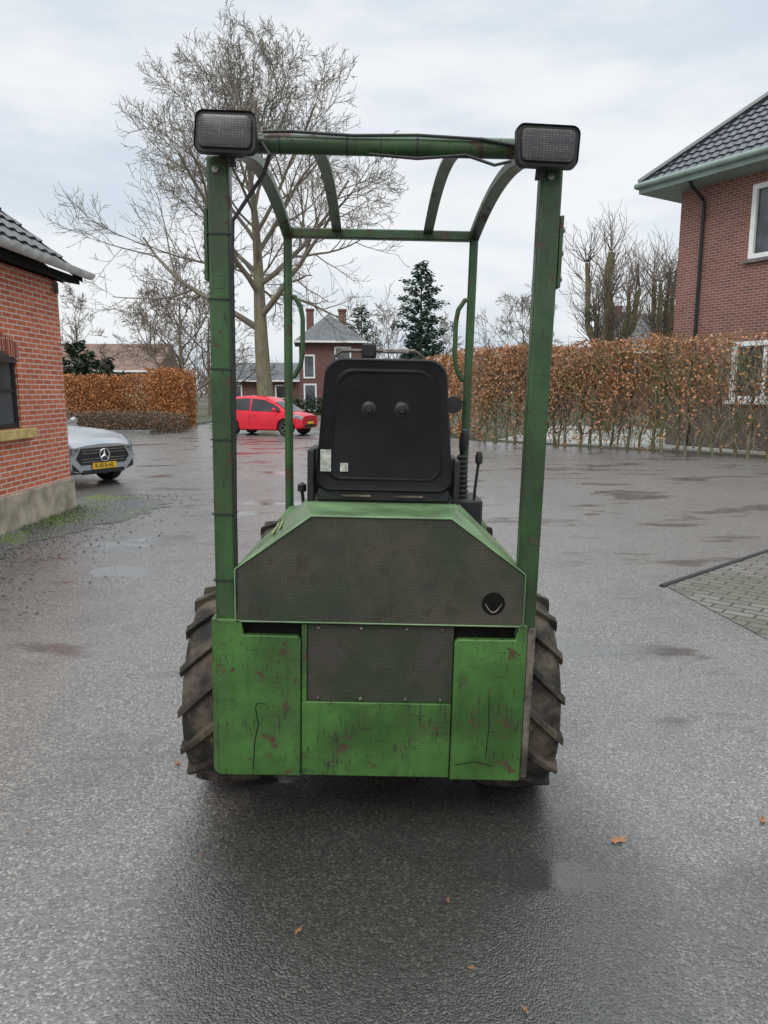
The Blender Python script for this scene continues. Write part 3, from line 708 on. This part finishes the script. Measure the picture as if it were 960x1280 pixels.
# ---------------------------------------------------------------- cars
def interp(tab,x):
    if x<=tab[0][0]: return tab[0][1]
    for (a,b),(c_,d_) in zip(tab,tab[1:]):
        if x<=c_:
            t=(x-a)/(c_-a); t=t*t*(3-2*t)*.5+t*.5; return b+(d_-b)*t
    return tab[-1][1]
def make_car(name,label,loc,rz,L,Wd,paint_,belt,roof,wheels,wr,front,scale=1,hl=.42):
    t=thing(name,label,'car',loc,rz); t.scale=(scale,)*3
    h=L/2
    def hw(x):
        u=max(0,(abs(x)-(h-.75))/.75); return Wd/2*(1-.24*u**2.8)
    def zb(x):
        z=.20+.10*max(0,(abs(x)-(h-.5))/.5)
        for wx in wheels:
            dx=abs(x-wx); rr=wr+.055
            if dx<rr: z=max(z,wr+math.sqrt(rr*rr-dx*dx))
        return z
    def ring(x):
        w_=hw(x); b=zb(x); tp=interp(belt,x); cr=.05
        zm=max(.56,b+.015); zm=min(zm,tp-.10)
        return [(w_*.86,b),(w_,b+.01 if b>.4 else b+.05),(w_+.012,zm),(w_*.985,max(tp-.13,zm+.01)),(w_*.955,tp-.045),(w_*.86,tp),(w_*.5,tp+cr*.7),(0,tp+cr)]
    xs=[-h+L*k/90 for k in range(91)]
    rings=[]
    for x in xs:
        r=ring(x); rings.append([Vector((x,0,r[0][1]))]+[Vector((x,y,z)) for y,z in r]+[Vector((x,-y,z)) for y,z in r[-2::-1]])
    MB().loft(rings).build('body',paint_,t,smooth=40)
    x0,x1=roof[0][0],roof[-1][0]; ct=MB(); rs=[]; cx=[x0+(x1-x0)*k/40 for k in range(41)]
    zr=max(r[1] for r in roof)
    def cab(x):
        zt=interp(roof,x); bz=interp(belt,x)-.02; wb=hw(x)*.90; f=max(0,(zt-bz)/(zr-bz)); wt=wb-(.17*f); return zt,bz,wb,wt
    for x in cx:
        zt,bz,wb,wt=cab(x); zt=max(zt,bz+.01)
        half=[(wb,bz),(wt+.02,max(bz+.004,zt-.07)),(wt-.06,zt-.012),(wt*.5,zt+.012)]
        rs.append([Vector((x,y,z)) for y,z in half]+[Vector((x,0,zt+.018))]+[Vector((x,-y,z)) for y,z in half[::-1]])
    ct.loft(rs).build('cabin',paint_,t,smooth=40)
    for s in (1,-1):
        segs=[(x0+.28,(x0+x1)/2-.12),((x0+x1)/2-.05,x1-.42)]
        for (xa,xb) in segs:
            g=MB(); top=[];bot=[]
            for k in range(13):
                x=xa+(xb-xa)*k/12; zt,bz,wb,wt=cab(x); zlo=bz+.04; zhi=max(zlo+.01,zt-.085)
                def yy(z): return wb+(wt+.02-wb)*min(1,(z-bz)/max(.01,(zt-.07-bz)))+.006
                bot.append(Vector((x,s*yy(zlo),zlo))); top.append(Vector((x,s*yy(zhi),zhi)))
            g.loft([bot,top],False,False).build('side_window','carglass',t,recalc=False)
        for xd in ((x0+x1)/2-.085,x1-.25,x0+.45):
            pts=[]
            for zz in (.32,.45,.56,.7,.82):
                pts.append((xd,s*(hw(xd)+.013 if .4<zz<.75 else hw(xd)+.004),zz))
            MB().tube(pts,.005,4).build('door_seam','black',t)
        for xd in ((x0+x1)/2+.05,x0+.62): MB().tube([(xd,s*(hw(xd)+.01),.78),(xd+.02,s*(hw(xd)+.04),.785),(xd+.16,s*(hw(xd)+.04),.785),(xd+.18,s*(hw(xd)+.01),.78)],.012,6).build('door_handle',paint_,t)
        mr=MB().lathe([(-.06,.0),(-.055,.07),(0,.085),(.05,.06),(.06,0)],12,'x',(x1-.55,s*(Wd/2+.09),interp(belt,x1-.5)+.10)); mr.build('wing_mirror',paint_,t)
    for (nm,rng) in (('windscreen',(x1-.68,x1-.06)),('rear_window',(x0+.05,x0+.30))):
        g=MB(); rr=[]
        for k in range(9):
            x=rng[0]+(rng[1]-rng[0])*k/8; zt,bz,wb,wt=cab(x); zt=max(zt,bz+.01); q=wt-.09
            rr.append([Vector((x,y,zt+.022+.012*(1-(y/q)**2))) for y in (-q,-q*.5,0,q*.5,q)])
        g.loft(rr,False,False).build(nm,'carglass',t,recalc=False)
    for wx in wheels:
        for s in (1,-1):
            yc=s*(Wd/2-.11)
            prof=[(-.10,wr*.66),(-.105,wr*.9),(-.085,wr),(.085,wr),(.105,wr*.9),(.10,wr*.66)]
            rim=MB()
            rim.lathe([(.05*s,.001),(.06*s,wr*.14),(.03*s,wr*.16)],16,'y',(wx,yc,wr))
            for k in range(5):
                a=k*2*math.pi/5
                rim.bar([(wx+math.cos(a)*.03,yc+.05*s,wr+math.sin(a)*.03),(wx+math.cos(a)*wr*.66,yc+.07*s,wr+math.sin(a)*wr*.66)],.05,.02,(0,1,0))
            rim.lathe([(.04*s,wr*.60),(.09*s,wr*.62),(.09*s,wr*.68),(-.08*s,wr*.68),(-.08*s,wr*.6)],28,'y',(wx,yc,wr))
            wo_=rim.build('wheel','steel',t)
            MB().lathe(prof,32,'y',(wx,yc,wr)).build('tyre','cartyre',wo_)
            MB().lathe([(-.02*s,.001),(-.02*s,wr*.6)],20,'y',(wx,yc,wr)).build('brake_disc','dark',wo_,recalc=False)
    def patch(xa,xb,i0,i1,s,off,nm,mat):
        rr=[]
        for k in range(7):
            x=xa+(xb-xa)*k/6; r=ring(x); row=[]
            for i in range(i0,i1+1):
                y,z=r[i]; row.append(Vector((x+off*(1 if xa>0 else -1),s*(y+off),z)))
            rr.append(row)
        MB().loft(rr,False,False).build(nm,mat,t,recalc=False)
    for s in (1,-1):
        patch(h-hl,h-.015,3,5,s,.008,'headlight','headlight')
        patch(-h+.30,-h+.015,3,5,s,.008,'tail_lamp','tail')
    front(t,h)
    return t
def txtmesh(s,size,parent,mat,loc,rot):
    cu=bpy.data.curves.new('lettering','FONT'); cu.body=s; cu.size=size; cu.align_x='CENTER'; cu.align_y='CENTER'; cu.extrude=.001
    ob=bpy.data.objects.new('tmp',cu); COL.objects.link(ob); dg=bpy.context.evaluated_depsgraph_get(); dg.update()
    me=bpy.data.meshes.new_from_object(ob.evaluated_get(dg)); bpy.data.objects.remove(ob)
    me.materials.clear(); me.materials.append(M[mat]); o=bpy.data.objects.new('lettering',me); COL.objects.link(o); o.parent=parent; o.location=loc; o.rotation_euler=rot; return o
def front_silver(t,h):
    g=MB()
    poly=[(-.48,.42),(.48,.42),(.58,.54),(.47,.72),(-.47,.72),(-.58,.54)]
    g.prism(poly,'x',h-.05,h+.012); go=g.build('grille','cargrille',t,bevel=.01)
    sl=MB()
    for z in (.47,.52,.62,.67): sl.box(h+.012,h+.02,-.46,.46,z,z+.010)
    sl.build('slats','steel',go)
    e=MB(); c_=Vector((h+.035,0,.58))
    e.tube([c_+Vector((0,.105*math.cos(a),.105*math.sin(a))) for a in [2*math.pi*k/24 for k in range(25)]],.010,6,False)
    for k in range(3):
        a=math.pi/2+k*2*math.pi/3; tp=c_+Vector((0,.10*math.cos(a),.10*math.sin(a)))
        e.tube([c_,tp],[.024,.003],4)
    e.build('emblem','chrome',go)
    for s in (-1,1):
        hp=[(s*.60,.60),(s*.50,.72),(s*.66,.735),(s*.665,.60)]
        MB().prism(hp,'x',h-.03,h+.010).build('headlight','headlight',t,bevel=.004)
    lo=MB().box(h-.05,h+.008,-.46,.46,.25,.33); lo.build('lower_intake','cargrille',t,bevel=.01)
    for s in (-1,1): MB().prism([(s*.50,.30),(s*.66,.34),(s*.66,.46),(s*.56,.36)],'x',h-.05,h+.01).build('side_intake','cargrille',t,bevel=.005)
    pl=B(h+.012,h+.028,-.26,.26,.335,.445).build('number_plate','plate',t,bevel=.003)
    txtmesh('K-815-HL',.105,pl,'black',(h+.031,0,.39),(R(90),0,R(90)))
def front_red(t,h):
    g=MB().box(h-.05,h+.012,-.5,.5,.32,.44).box(h-.04,h+.012,-.28,.28,.56,.61); g.build('grille','cargrille',t,bevel=.01)
    B(h+.012,h+.024,-.26,.26,.45,.55).build('number_plate','plate',t)
sil_belt=[(-2.2,.80),(-2.0,.98),(-1.0,.99),(.75,1.01),(1.3,.98),(1.8,.91),(2.08,.83),(2.2,.73)]
sil_roof=[(-2.0,1.0),(-1.75,1.28),(-1.2,1.42),(-.5,1.43),(0,1.33),(.75,1.0)]
pc=G(126,611)
hd=R(-29); SC=.94
make_car('parked_car','silver car with black grille and yellow number plate peeking out past the brick outbuilding',
    (pc.x-2.2*SC*math.cos(hd)-.02,pc.y-2.2*SC*math.sin(hd)+.25,0.005),hd,4.4,1.80,'silver',sil_belt,sil_roof,(-1.35,1.35),.335,front_silver,SC,.60)
red_belt=[(-1.95,.72),(-1.85,.92),(-1.4,.96),(.6,.90),(1.2,.87),(1.65,.81),(1.88,.72),(1.95,.60)]
red_roof=[(-1.86,.93),(-1.70,1.30),(-1.35,1.46),(-.5,1.51),(.2,1.46),(.6,1.30),(1.35,.88)]
pr=P(334,540,27)
make_car('parked_car','small bright red hatchback parked sideways under the big bare tree',(pr.x,27.2,.005),R(-20),3.7,1.68,'carred',red_belt,red_roof,(-1.15,1.20),.31,front_red,.95)

# ---------------------------------------------------------------- the wheel loader
ld=thing('wheel_loader','small worn green wheel loader with open roll cage and black seat','wheel loader',(-.045,2.37,0),rot=(0,R(1.2),0))
K=.985
def pp(poly): return [(x*K,CH-(CH-z)*K) for x,z in poly]
zt_=.752
m=MB().prism(pp([(-.556,.225),(-.262,.225),(-.262,zt_-.012),(-.272,zt_),(-.462,zt_),(-.470,.808),(-.556,.808)]),'y',0,.028)
m.prism(pp([(-.554,.23),(-.268,.23),(-.268,.68),(-.554,.68)]),'y',.0285,.11)
m.build('counterweight','green',ld,bevel=.004)
m=MB(); e0=pp([(-.556,.226),(-.556,.807)]); e1=pp([(-.580,.232),(-.580,.800)])
m.loft([[Vector((e0[0][0],.001,e0[0][1])),Vector((e0[1][0],.001,e0[1][1])),Vector((e0[1][0],.11,e0[1][1])),Vector((e0[0][0],.11,e0[0][1]))],
        [Vector((e1[0][0],.028,e1[0][1])),Vector((e1[1][0],.028,e1[1][1])),Vector((e1[1][0],.10,e1[1][1])),Vector((e1[0][0],.10,e1[0][1]))]])
m.build('corner_chamfer','green',ld,bevel=.002)
m=MB().prism(pp([(.277,.222),(.530,.222),(.530,.808),(.500,.808),(.490,zt_),(.288,zt_),(.277,zt_-.012)]),'y',0,.028)
m.prism(pp([(.28,.23),(.528,.23),(.528,.68),(.28,.68)]),'y',.0285,.11)
m.build('counterweight','green',ld,bevel=.004)
m=MB().prism(pp([(.532,.232),(.556,.232),(.560,.795),(.532,.795)]),'y',.006,.11); o=m.build('edge_plate','rusty',ld,bevel=.004); o['label']='bare rusty edge plate on the right corner'
MB().prism(pp([(-.259,.225),(.274,.225),(.274,.507),(-.259,.507)]),'y',.008,.08).build('rear_panel','green',ld,bevel=.003)
MB().prism(pp([(-.259,.508),(-.240,.508),(-.240,.795),(-.259,.795)]),'y',.008,.06).build('grille_frame','green',ld,bevel=.003)
MB().prism(pp([(-.238,.509),(.274,.509),(.274,.792),(-.238,.792)]),'y',.016,.020).build('radiator_grille','perf2',ld)
for x in (-.20,-.05,.11,.235): 
    for z in (.520,.780): MB().lathe([(.008,.001),(.010,.005),(.016,.006)],8,'y',(x*K,0,CH-(CH-z)*K)).build('bolt','rusty',ld)
MB().tube([(-.415,-.001,.50),(-.405,-.001,.44),(-.418,-.001,.38),(-.425,-.001,.27)],.0016,4).build('weld_crack','dark',ld)
MB().tube([(-.415,-.001,.505),(-.405,-.001,.52),(-.380,-.001,.515)],.0013,4).build('weld_crack','dark',ld)
MB().tube([(.40,-.001,.56),(.404,-.001,.44),(.398,-.001,.33)],.0013,4).build('weld_crack','dark',ld)
MB().tube([(.29,-.001,.30),(.36,-.001,.315),(.42,-.001,.30)],.0013,4).build('weld_crack','dark',ld)
MB().box(-.40,.40,.115,1.0,.24,.74).build('chassis','dark',ld,bevel=.01)
MB().box(-.47,.49,.035,.60,.695,.84).build('engine_bay','dark',ld)
# hood
c0=.012
rear=[(-.487,.80),(-.487,.985),(-.226,1.176),(.250,1.176),(.511,.985),(.511,.80)]
rearH=[(c0+(x-c0)*1.008,z+(.004 if z>.9 else 0)) for x,z in rear]
def hr_(y,fx,fz):
    out=[]
    for i,(x,z) in enumerate(pp(rearH)):
        xx=x
        if abs(x-c0)<.3: xx=c0+(x-c0)*(1+fx)
        out.append(Vector((xx,y,z+(fz if z>.9 else 0))))
    return out
m=MB(); m.loft([hr_(.0,0,0),hr_(.03,0.0,.0),hr_(.20,.15,-.002),hr_(.42,.24,-.006),hr_(.62,.24,-.02)],False,True)
hd_=m.build('hood','green_hood',ld,bevel=.006)
sf=hd_.modifiers.new('thick','SOLIDIFY'); sf.thickness=.004; sf.offset=-1
MB().prism(pp(rear),'y',.005,.009).build('rear_mesh_panel','perf',ld)
A_=hr_(.16,.12,.0); B_=hr_(.42,.24,-.006)
def onl(r,f): return r[1].lerp(r[2],f)+Vector((-.003,0,.004))
for f0,f1 in ((.45,.50),(.56,.60)):
    m=MB().add([onl(A_,f0),onl(B_,f0),onl(B_,f1),onl(A_,f1)],[(0,1,2,3)]); m.build('stripe','yellow',ld,recalc=False)
# exhaust outlet: dark hole in the sheet with a thin pipe lip low inside it
MB().lathe([(.0030,.001),(.0040,.040)],28,'y',(.400,.0,.893)).build('exhaust_hole','dark',ld,recalc=False)
MB().tube([(.372+.056*k/8,.001,.893-.030*math.sin(math.pi*k/8)) for k in range(9)],.0025,6).build('exhaust_pipe','rusty',ld)

def tyre(mb,c,Rr,wd):
    pr=[(-wd*.40,Rr*.56),(-wd*.47,Rr*.66),(-wd*.5,Rr*.80),(-wd*.47,Rr*.89),(-wd*.36,Rr*.930),(0,Rr*.94)]
    pr=pr+[(-x,r) for x,r in pr[-2::-1]]
    mb.lathe(pr,56,'x',c); c=Vector(c); nl=15
    for s in (1,-1):
        for k in range(nl):
            a0=2*math.pi*k/nl+(math.pi/nl if s>0 else 0); rings=[]
            for t in (0,.2,.4,.6,.8,1.0,1.12):
                x=s*(-.014+min(t,1)*(wd*.5+.014)); an=a0-min(t,1.05)*.36
                ro=Rr*(1-.03*min(t,1)**2) if t<=1 else Rr*.90
                ri=Rr*(.91-.05*min(t,1)**3) if t<=1 else Rr*.84
                ha=.052-.008*t
                if t>1: x=s*wd*.51
                ring=[]
                for (aa,rr) in ((an-ha*1.3,ri),(an+ha*1.3,ri),(an+ha*.85,ro),(an-ha*.85,ro)):
                    ring.append(c+Vector((x,-rr*math.cos(aa),rr*math.sin(aa))))
                rings.append(ring)
            mb.loft(rings)
def wheel(x,y,s):
    Rr=.398; wd=.27
    r=MB().lathe([(-.10*s,Rr*.60),(.11*s,Rr*.60),(.11*s,Rr*.54),(.02*s,Rr*.48),(.03*s,.10),(.06*s,.09),(.06*s,.001)],36,'x',(x,y,Rr))
    wo_=r.build('wheel','whitepaint',ld)
    tm=MB(); tyre(tm,(x,y,Rr),Rr,wd); tm.build('tyre','tyre',wo_,bevel=.003,seg=1)
    for k in range(6):
        a=k*math.pi/3; MB().lathe([(.0,.012),(.075*s,.012),(.075*s,.001)],6,'x',(x,y+.075*math.cos(a),Rr+.075*math.sin(a))).build('wheel_nut','steel',wo_)
for yy_ in (.48,2.02):
    wheel(-.582,yy_,-1); wheel(.562,yy_,1)
MB().tube([(-.5,.48,.394),(.5,.48,.394)],.06,12).build('axle','dark',ld)
MB().tube([(-.5,2.02,.394),(.5,2.02,.394)],.06,12).build('axle','dark',ld)
MB().box(-.30,.30,1.45,2.3,.28,.66).box(-.10,.10,.95,1.5,.30,.55).build('front_chassis','green',ld,bevel=.01)
MB().box(-.42,.42,.62,1.38,.50,.53).build('floor_plate','dark',ld)
for s in (-1,1):
    MB().bar([(s*.26,1.50,1.02),(s*.26,2.1,.92),(s*.26,2.75,.45)],.05,.11,(1,0,0)).build('loader_arm','green',ld,bevel=.004)
    MB().box(min(s*.34,s*.22),max(s*.34,s*.22),1.42,1.62,.6,1.08).build('loader_tower','green',ld,bevel=.006)
    MB().box(min(s*.38,s*.30),max(s*.38,s*.30),2.80,3.75,.18,.23).build('fork_tine','dark',ld,bevel=.005)
cy=MB().tube([(0,1.5,.62),(0,2.1,.60)],.035,12).tube([(0,2.1,.60),(0,2.7,.52)],.018,10); cy.build('hydraulic_cylinder','steel',ld)
MB().box(-.42,.42,2.75,2.80,.18,.62).build('fork_carriage','dark',ld,bevel=.005)
MB().box(-.43,-.34,.62,1.0,.53,1.06).build('side_box','green',ld,bevel=.015)
MB().box(.34,.46,.62,1.0,.53,1.06).build('side_box','green',ld,bevel=.015)

# roll cage
for s,xb_,xt_ in ((-1,-.517,-.522),(1,.516,.522)):
    zf=lambda z: xb_+(xt_-xb_)*(z-.79)/1.52
    m=MB().bar([(xb_,.045,.77),(xt_,.045,2.315)],.070,.055,(1,0,0)); po=m.build('cage_post','green_dark',ld,bevel=.008,seg=3)
    xo=zf(2.04)+s*.036
    MB().box(min(xo,xo+s*.012),max(xo,xo+s*.012),.02,.075,1.94,2.16).build('bracket','green_dark',po,bevel=.003)
    for z in (1.97,2.05,2.12): MB().lathe([(-.004,.010),(s*.020,.010),(s*.022,.001)],6,'x',(xo,.045,z)).build('bolt','steel',po)
    MB().lathe([(-.004,.012),(-.012,.011),(-.014,.001)],6,'y',(xt_-.005,.018,2.27)).build('bolt','steel',po)
MB().tube([(-.52,.055,2.362),(.50,.055,2.362)],.030,16).build('rear_crossbar','green_dark',ld)
FY=1.25; 
MB().bar([(-.485,FY,2.34),(.445,FY,2.34)],.045,.045,(0,1,0)).build('front_crossbar','green_dark',ld,bevel=.006)
def arc(x0,x1,za=2.335,rise=.085,y0=.055,y1=FY,n=16):
    return [(x0+(x1-x0)*k/n,y0+(y1-y0)*k/n,za+rise*4*(k/n)*(1-k/n)*(1.15-.3*k/n)) for k in range(n+1)]
for a_,b_ in ((-.475,-.465),(.475,.425)):
    MB().bar(arc(a_,b_),.050,.035).build('roof_side_bar','green_dark',ld,bevel=.005)
for a_,b_ in ((-.222,-.228),(.225,.205)):
    MB().bar(arc(a_,b_,2.345,.075),.045,.012).build('roof_slat','green_dark',ld,bevel=.002)
for s,hx in ((-1,.465),(1,.428)):
    m=MB().tube([(s*hx,FY,2.33),(s*(hx-.003),FY,1.7),(s*(hx-.015),FY-.02,.53)],.021,14); m.build('front_post','green_dark',ld)
    h_=MB(); x=s*(hx-.003); i=-s
    pts=[(x,FY,2.05),(x+i*.03,FY,2.045),(x+i*.06,FY,2.00),(x+i*.070,FY,1.94),(x+i*.070,FY,1.78),(x+i*.06,FY,1.72),(x+i*.03,FY,1.665),(x,FY,1.66)]
    h_.tube(pts,.012,10).build('grab_handle','green_dark',ld)
def rr(w_,h_,r,n=5,top=1.0):
    out=[]
    for (cx_,cy_,a0,f) in ((w_/2-r,h_/2-r,0,top),(-w_/2+r,h_/2-r,90,top),(-w_/2+r,-h_/2+r,180,1),(w_/2-r,-h_/2+r,270,1)):
        for k in range(n+1):
            a=R(a0+90*k/n); out.append((cx_*f+r*math.cos(a),cy_+r*math.sin(a)))
    return out
def lamp(x,z,yaw,roll,tp):
    T=Matrix.Translation((x,-.02,z))@Matrix.Rotation(yaw,4,'Z')@Matrix.Rotation(R(-2),4,'X')@Matrix.Rotation(roll,4,'Y')
    rings=[]
    for (yy_,w_,h_) in ((-.045,.182,.112),(-.052,.188,.120),(-.030,.190,.123),(-.025,.176,.112),(.02,.15,.09),(.045,.10,.06)):
        rings.append([T@Vector((p,yy_,q)) for p,q in rr(w_,h_,.026*w_/.2,6,tp)])
    lo=MB().loft(rings).build('work_lamp','black',ld,bevel=0,smooth=50)
    g=[[Vector((p,yy_,q)) for p,q in rr(w_,h_,.018,5,tp)] for (yy_,w_,h_) in ((-.050,.162,.094),(-.0555,.158,.090),(-.058,.142,.076))]
    gm=MB().loft(g); go=gm.build('lamp_glass','lampglass',lo); go.matrix_local=T
    MB().tube([T@Vector((0,.02,-.04)),T@Vector((0,.03,-.075))],.014,8).build('lamp_mount','black',lo)
lamp(-.475,2.352,R(-3),R(2),.97); lamp(.482,2.333,R(5),R(0),1.05)
MB().tube([(-.38,-.0,2.345),(-.355,-.01,2.31),(-.375,.01,2.26),(-.42,.015,2.20),(-.474,.01,2.12),(-.478,.01,2.0),(-.476,.008,1.6),(-.478,.008,1.2),(-.476,.01,.85)],.0065,8).build('cable','black',ld)
MB().tube([(-.38,.02,2.385),(-.3,.02,2.388),(-.1,.02,2.380),(.1,.02,2.385),(.3,.022,2.378),(.41,.02,2.36)],.005,8).build('cable','black',ld)
MB().tube([(-.05,.03,2.330),(.1,.03,2.320),(.25,.02,2.330),(.34,.01,2.30),(.39,.0,2.31)],.005,8).build('cable','black',ld)
for z in (.95,1.18,1.43,1.66,1.88,2.08):
    MB().box(-.520-.038,-.520+.038,.013,.077,z,z+.004).build('cable_tie','black',ld)
for x in (-.33,-.12,.10,.30):
    MB().lathe([(-.003,.0312),(.003,.0312),(.003,.029),(-.003,.029),(-.003,.0312)],16,'x',(x,.055,2.362)).build('cable_tie','black',ld)

# seat
sx=.018
def seat_ring(y,inset,n=7):
    out=[]
    W0,W1=.258-inset,.232-inset; z0,z1=1.225+inset,1.722-inset
    corners=[(sx+W1,z1,0,.07),(sx-W1,z1,90,.07),(sx-W0,z0,180,.05),(sx+W0,z0,270,.05)]
    for (x,z,a0,r) in corners:
        cx_=x-math.copysign(r,x-sx); cz=z-math.copysign(r,z-1.45)
        for k in range(n+1):
            a=R(a0+90*k/n); out.append(Vector((cx_+r*math.cos(a),y+(z-1.2)*.10,cz+r*math.sin(a))))
    return out
st=MB().loft([seat_ring(.33,.02),seat_ring(.325,.006),seat_ring(.335,0),seat_ring(.37,0),seat_ring(.41,.015)]).build('seat_back','seat',ld,smooth=50)
MB().loft([seat_ring(.331,.056),seat_ring(.326,.050),seat_ring(.326,.044),seat_ring(.331,.038)],False).build('back_shell_rib','seat',st,smooth=50)
MB().loft([seat_ring(.395,.004),seat_ring(.42,-.004),seat_ring(.45,.02),seat_ring(.46,.07)]).build('back_cushion','seat',st,smooth=60)
for x in (sx-.062,sx+.062):
    MB().lathe([(.0,.001),(.0,.012),(.008,.016),(.014,.028),(.03,.032)],20,'y',(x,.348,1.535)).build('boss','black',st)
MB().box(sx-.240,sx-.200,.3275,.3305,1.300,1.382).build('sticker','sticker',st)
MB().box(sx-.166,sx-.136,.3330,.3362,1.300,1.332).build('sticker','sticker',st)
MB().box(sx-.24,sx+.24,.42,.86,1.14,1.25).build('seat_cushion','seat',ld,bevel=.035,seg=4)
sb=MB().box(sx-.285,sx+.275,.36,.80,1.125,1.20).box(sx-.25,sx+.25,.345,.78,1.185,1.235)
sb.box(sx-.292,sx-.264,.35,.6,1.15,1.38).box(sx+.264,sx+.288,.35,.6,1.15,1.35); sb.build('seat_base','black',ld,bevel=.008)
for xa in (-.16,.04): MB().box(sx+xa,sx+xa+.11,.335,.346,1.205,1.212).build('seat_slider','rusty',ld)
j=MB(); prof=[]
for k in range(9): prof+=[(1.18+k*.020,.032-.001*k),(1.190+k*.020,.025-.001*k)]
j.lathe(prof,16,'z',(.340,.60,0)); jo=j.build('joystick_bellows','rubber',ld)
MB().tube([(.340,.60,1.345),(.343,.60,1.38),(.346,.595,1.43),(.346,.59,1.455)],[.010,.018,.021,.010],12).build('joystick','black',jo)
MB().box(.29,.42,.50,.75,1.02,1.175).build('control_console','black',ld,bevel=.01)
lv=MB().tube([(.385,.52,1.16),(.388,.52,1.22),(.398,.52,1.33)],.006,8).lathe([(1.32,.008),(1.325,.014),(1.35,.016),(1.37,.010),(1.372,.001)],12,'z',(.399,.52,0)); lv.build('lever','black',ld)
lv=MB().tube([(-.30,.52,1.10),(-.31,.5,1.20)],.007,8).lathe([(1.195,.008),(1.20,.018),(1.225,.018),(1.235,.002)],12,'z',(-.31,.5,0)); lv.build('lever','black',ld)
MB().tube([(.03,1.32,.55),(.03,1.20,1.10),(.03,1.12,1.36)],.03,12).build('steering_column','black',ld)
sw_=MB(); cc=Vector((.03,1.10,1.40)); ax=Vector((0,-.45,.9)).normalized(); u_=Vector((1,0,0)); v_=ax.cross(u_)
sw_.tube([cc+(u_*math.cos(a)+v_*math.sin(a))*.18 for a in [2*math.pi*k/32 for k in range(33)]],.013,8,False)
for k in range(3):
    a=math.pi/2+k*2*math.pi/3; sw_.tube([cc,cc+(u_*math.cos(a)+v_*math.sin(a))*.18],.010,6)
sw_.build('steering_wheel','black',ld)
MB().box(-.12,.18,1.22,1.40,1.30,1.52).build('dashboard','black',ld,bevel=.02)
hb=MB().tube([(-.24,1.27,1.55),(-.24,1.27,1.765),(-.20,1.27,1.795),(.16,1.27,1.80),(.20,1.27,1.775),(.20,1.27,1.55)],.009,8)
hb.build('front_guard','rusty',ld)
MB().box(-.10,-.03,1.20,1.26,1.76,1.83).build('beacon_box','black',ld,bevel=.01)
MB().box(.0,.13,1.22,1.26,1.785,1.81).build('front_lamp','steel',ld,bevel=.006)
mi=MB().lathe([(-.006,.001),(-.006,.040),(.006,.043),(.02,.035),(.03,.001)],20,'y',(.352,1.18,1.545)).build('mirror','black',ld)
MB().tube([(.352,1.20,1.545),(.38,1.22,1.56),(.425,FY,1.56)],.007,8).build('mirror_arm','black',mi)

# ---------------------------------------------------------------- fallen leaves
def leaf(name,label,pos,size,rot,seed,group=None):
    rg=random.Random(seed); n=14; vs=[(0,0,.012)]
    for k in range(n):
        a=2*math.pi*k/n; rad=size*(.65+.35*abs(math.cos(a)))*(1.0 if k%2 else .72); vs.append((rad*math.cos(a),rad*.6*math.sin(a),.006+abs(rg.gauss(0,.006))))
    m=MB().add(vs,[(0,1+k,1+(k+1)%n) for k in range(n)])
    m.tube([(size*.8,0,.01),(size*1.35,.005,.012)],.0015,4)
    o=m.build(name,'dryleaf',smooth=0,recalc=False); o.location=pos; o.rotation_euler=(0,0,rot); tag(o,label,'leaf',group); return o
g_=G(772,1054); leaf('fallen_leaf','largest dry brown leaf on the wet asphalt, right of the loader near the bottom',(g_.x,g_.y,.004),.034,.2,1)
g_=G(953,1029); leaf('fallen_leaf','dry leaf at the right edge of the picture on the asphalt',(g_.x,g_.y,.004),.024,1.1,2)
g_=G(373,1168); leaf('fallen_leaf','small orange leaf on dark wet asphalt at bottom centre left',(g_.x,g_.y,.004),.013,.8,3)
g_=G(222,957); leaf('fallen_leaf','small leaf lying just left of the loader left rear tyre',(g_.x,g_.y,.004),.022,2.2,4)
rg=random.Random(77)
for k,(px,py) in enumerate(((657,1268),(35,1042),(590,1215),(105,686),(250,1075),(850,838),(700,684),(905,660),(188,768),(870,705),(560,1130),(720,905))):
    g_=G(px,py); leaf('fallen_leaf','tiny dry leaf scrap lying on the wet asphalt',(g_.x,g_.y,.004),rg.uniform(.008,.013),rg.uniform(0,6),10+k,'tiny leaf scraps on the asphalt')
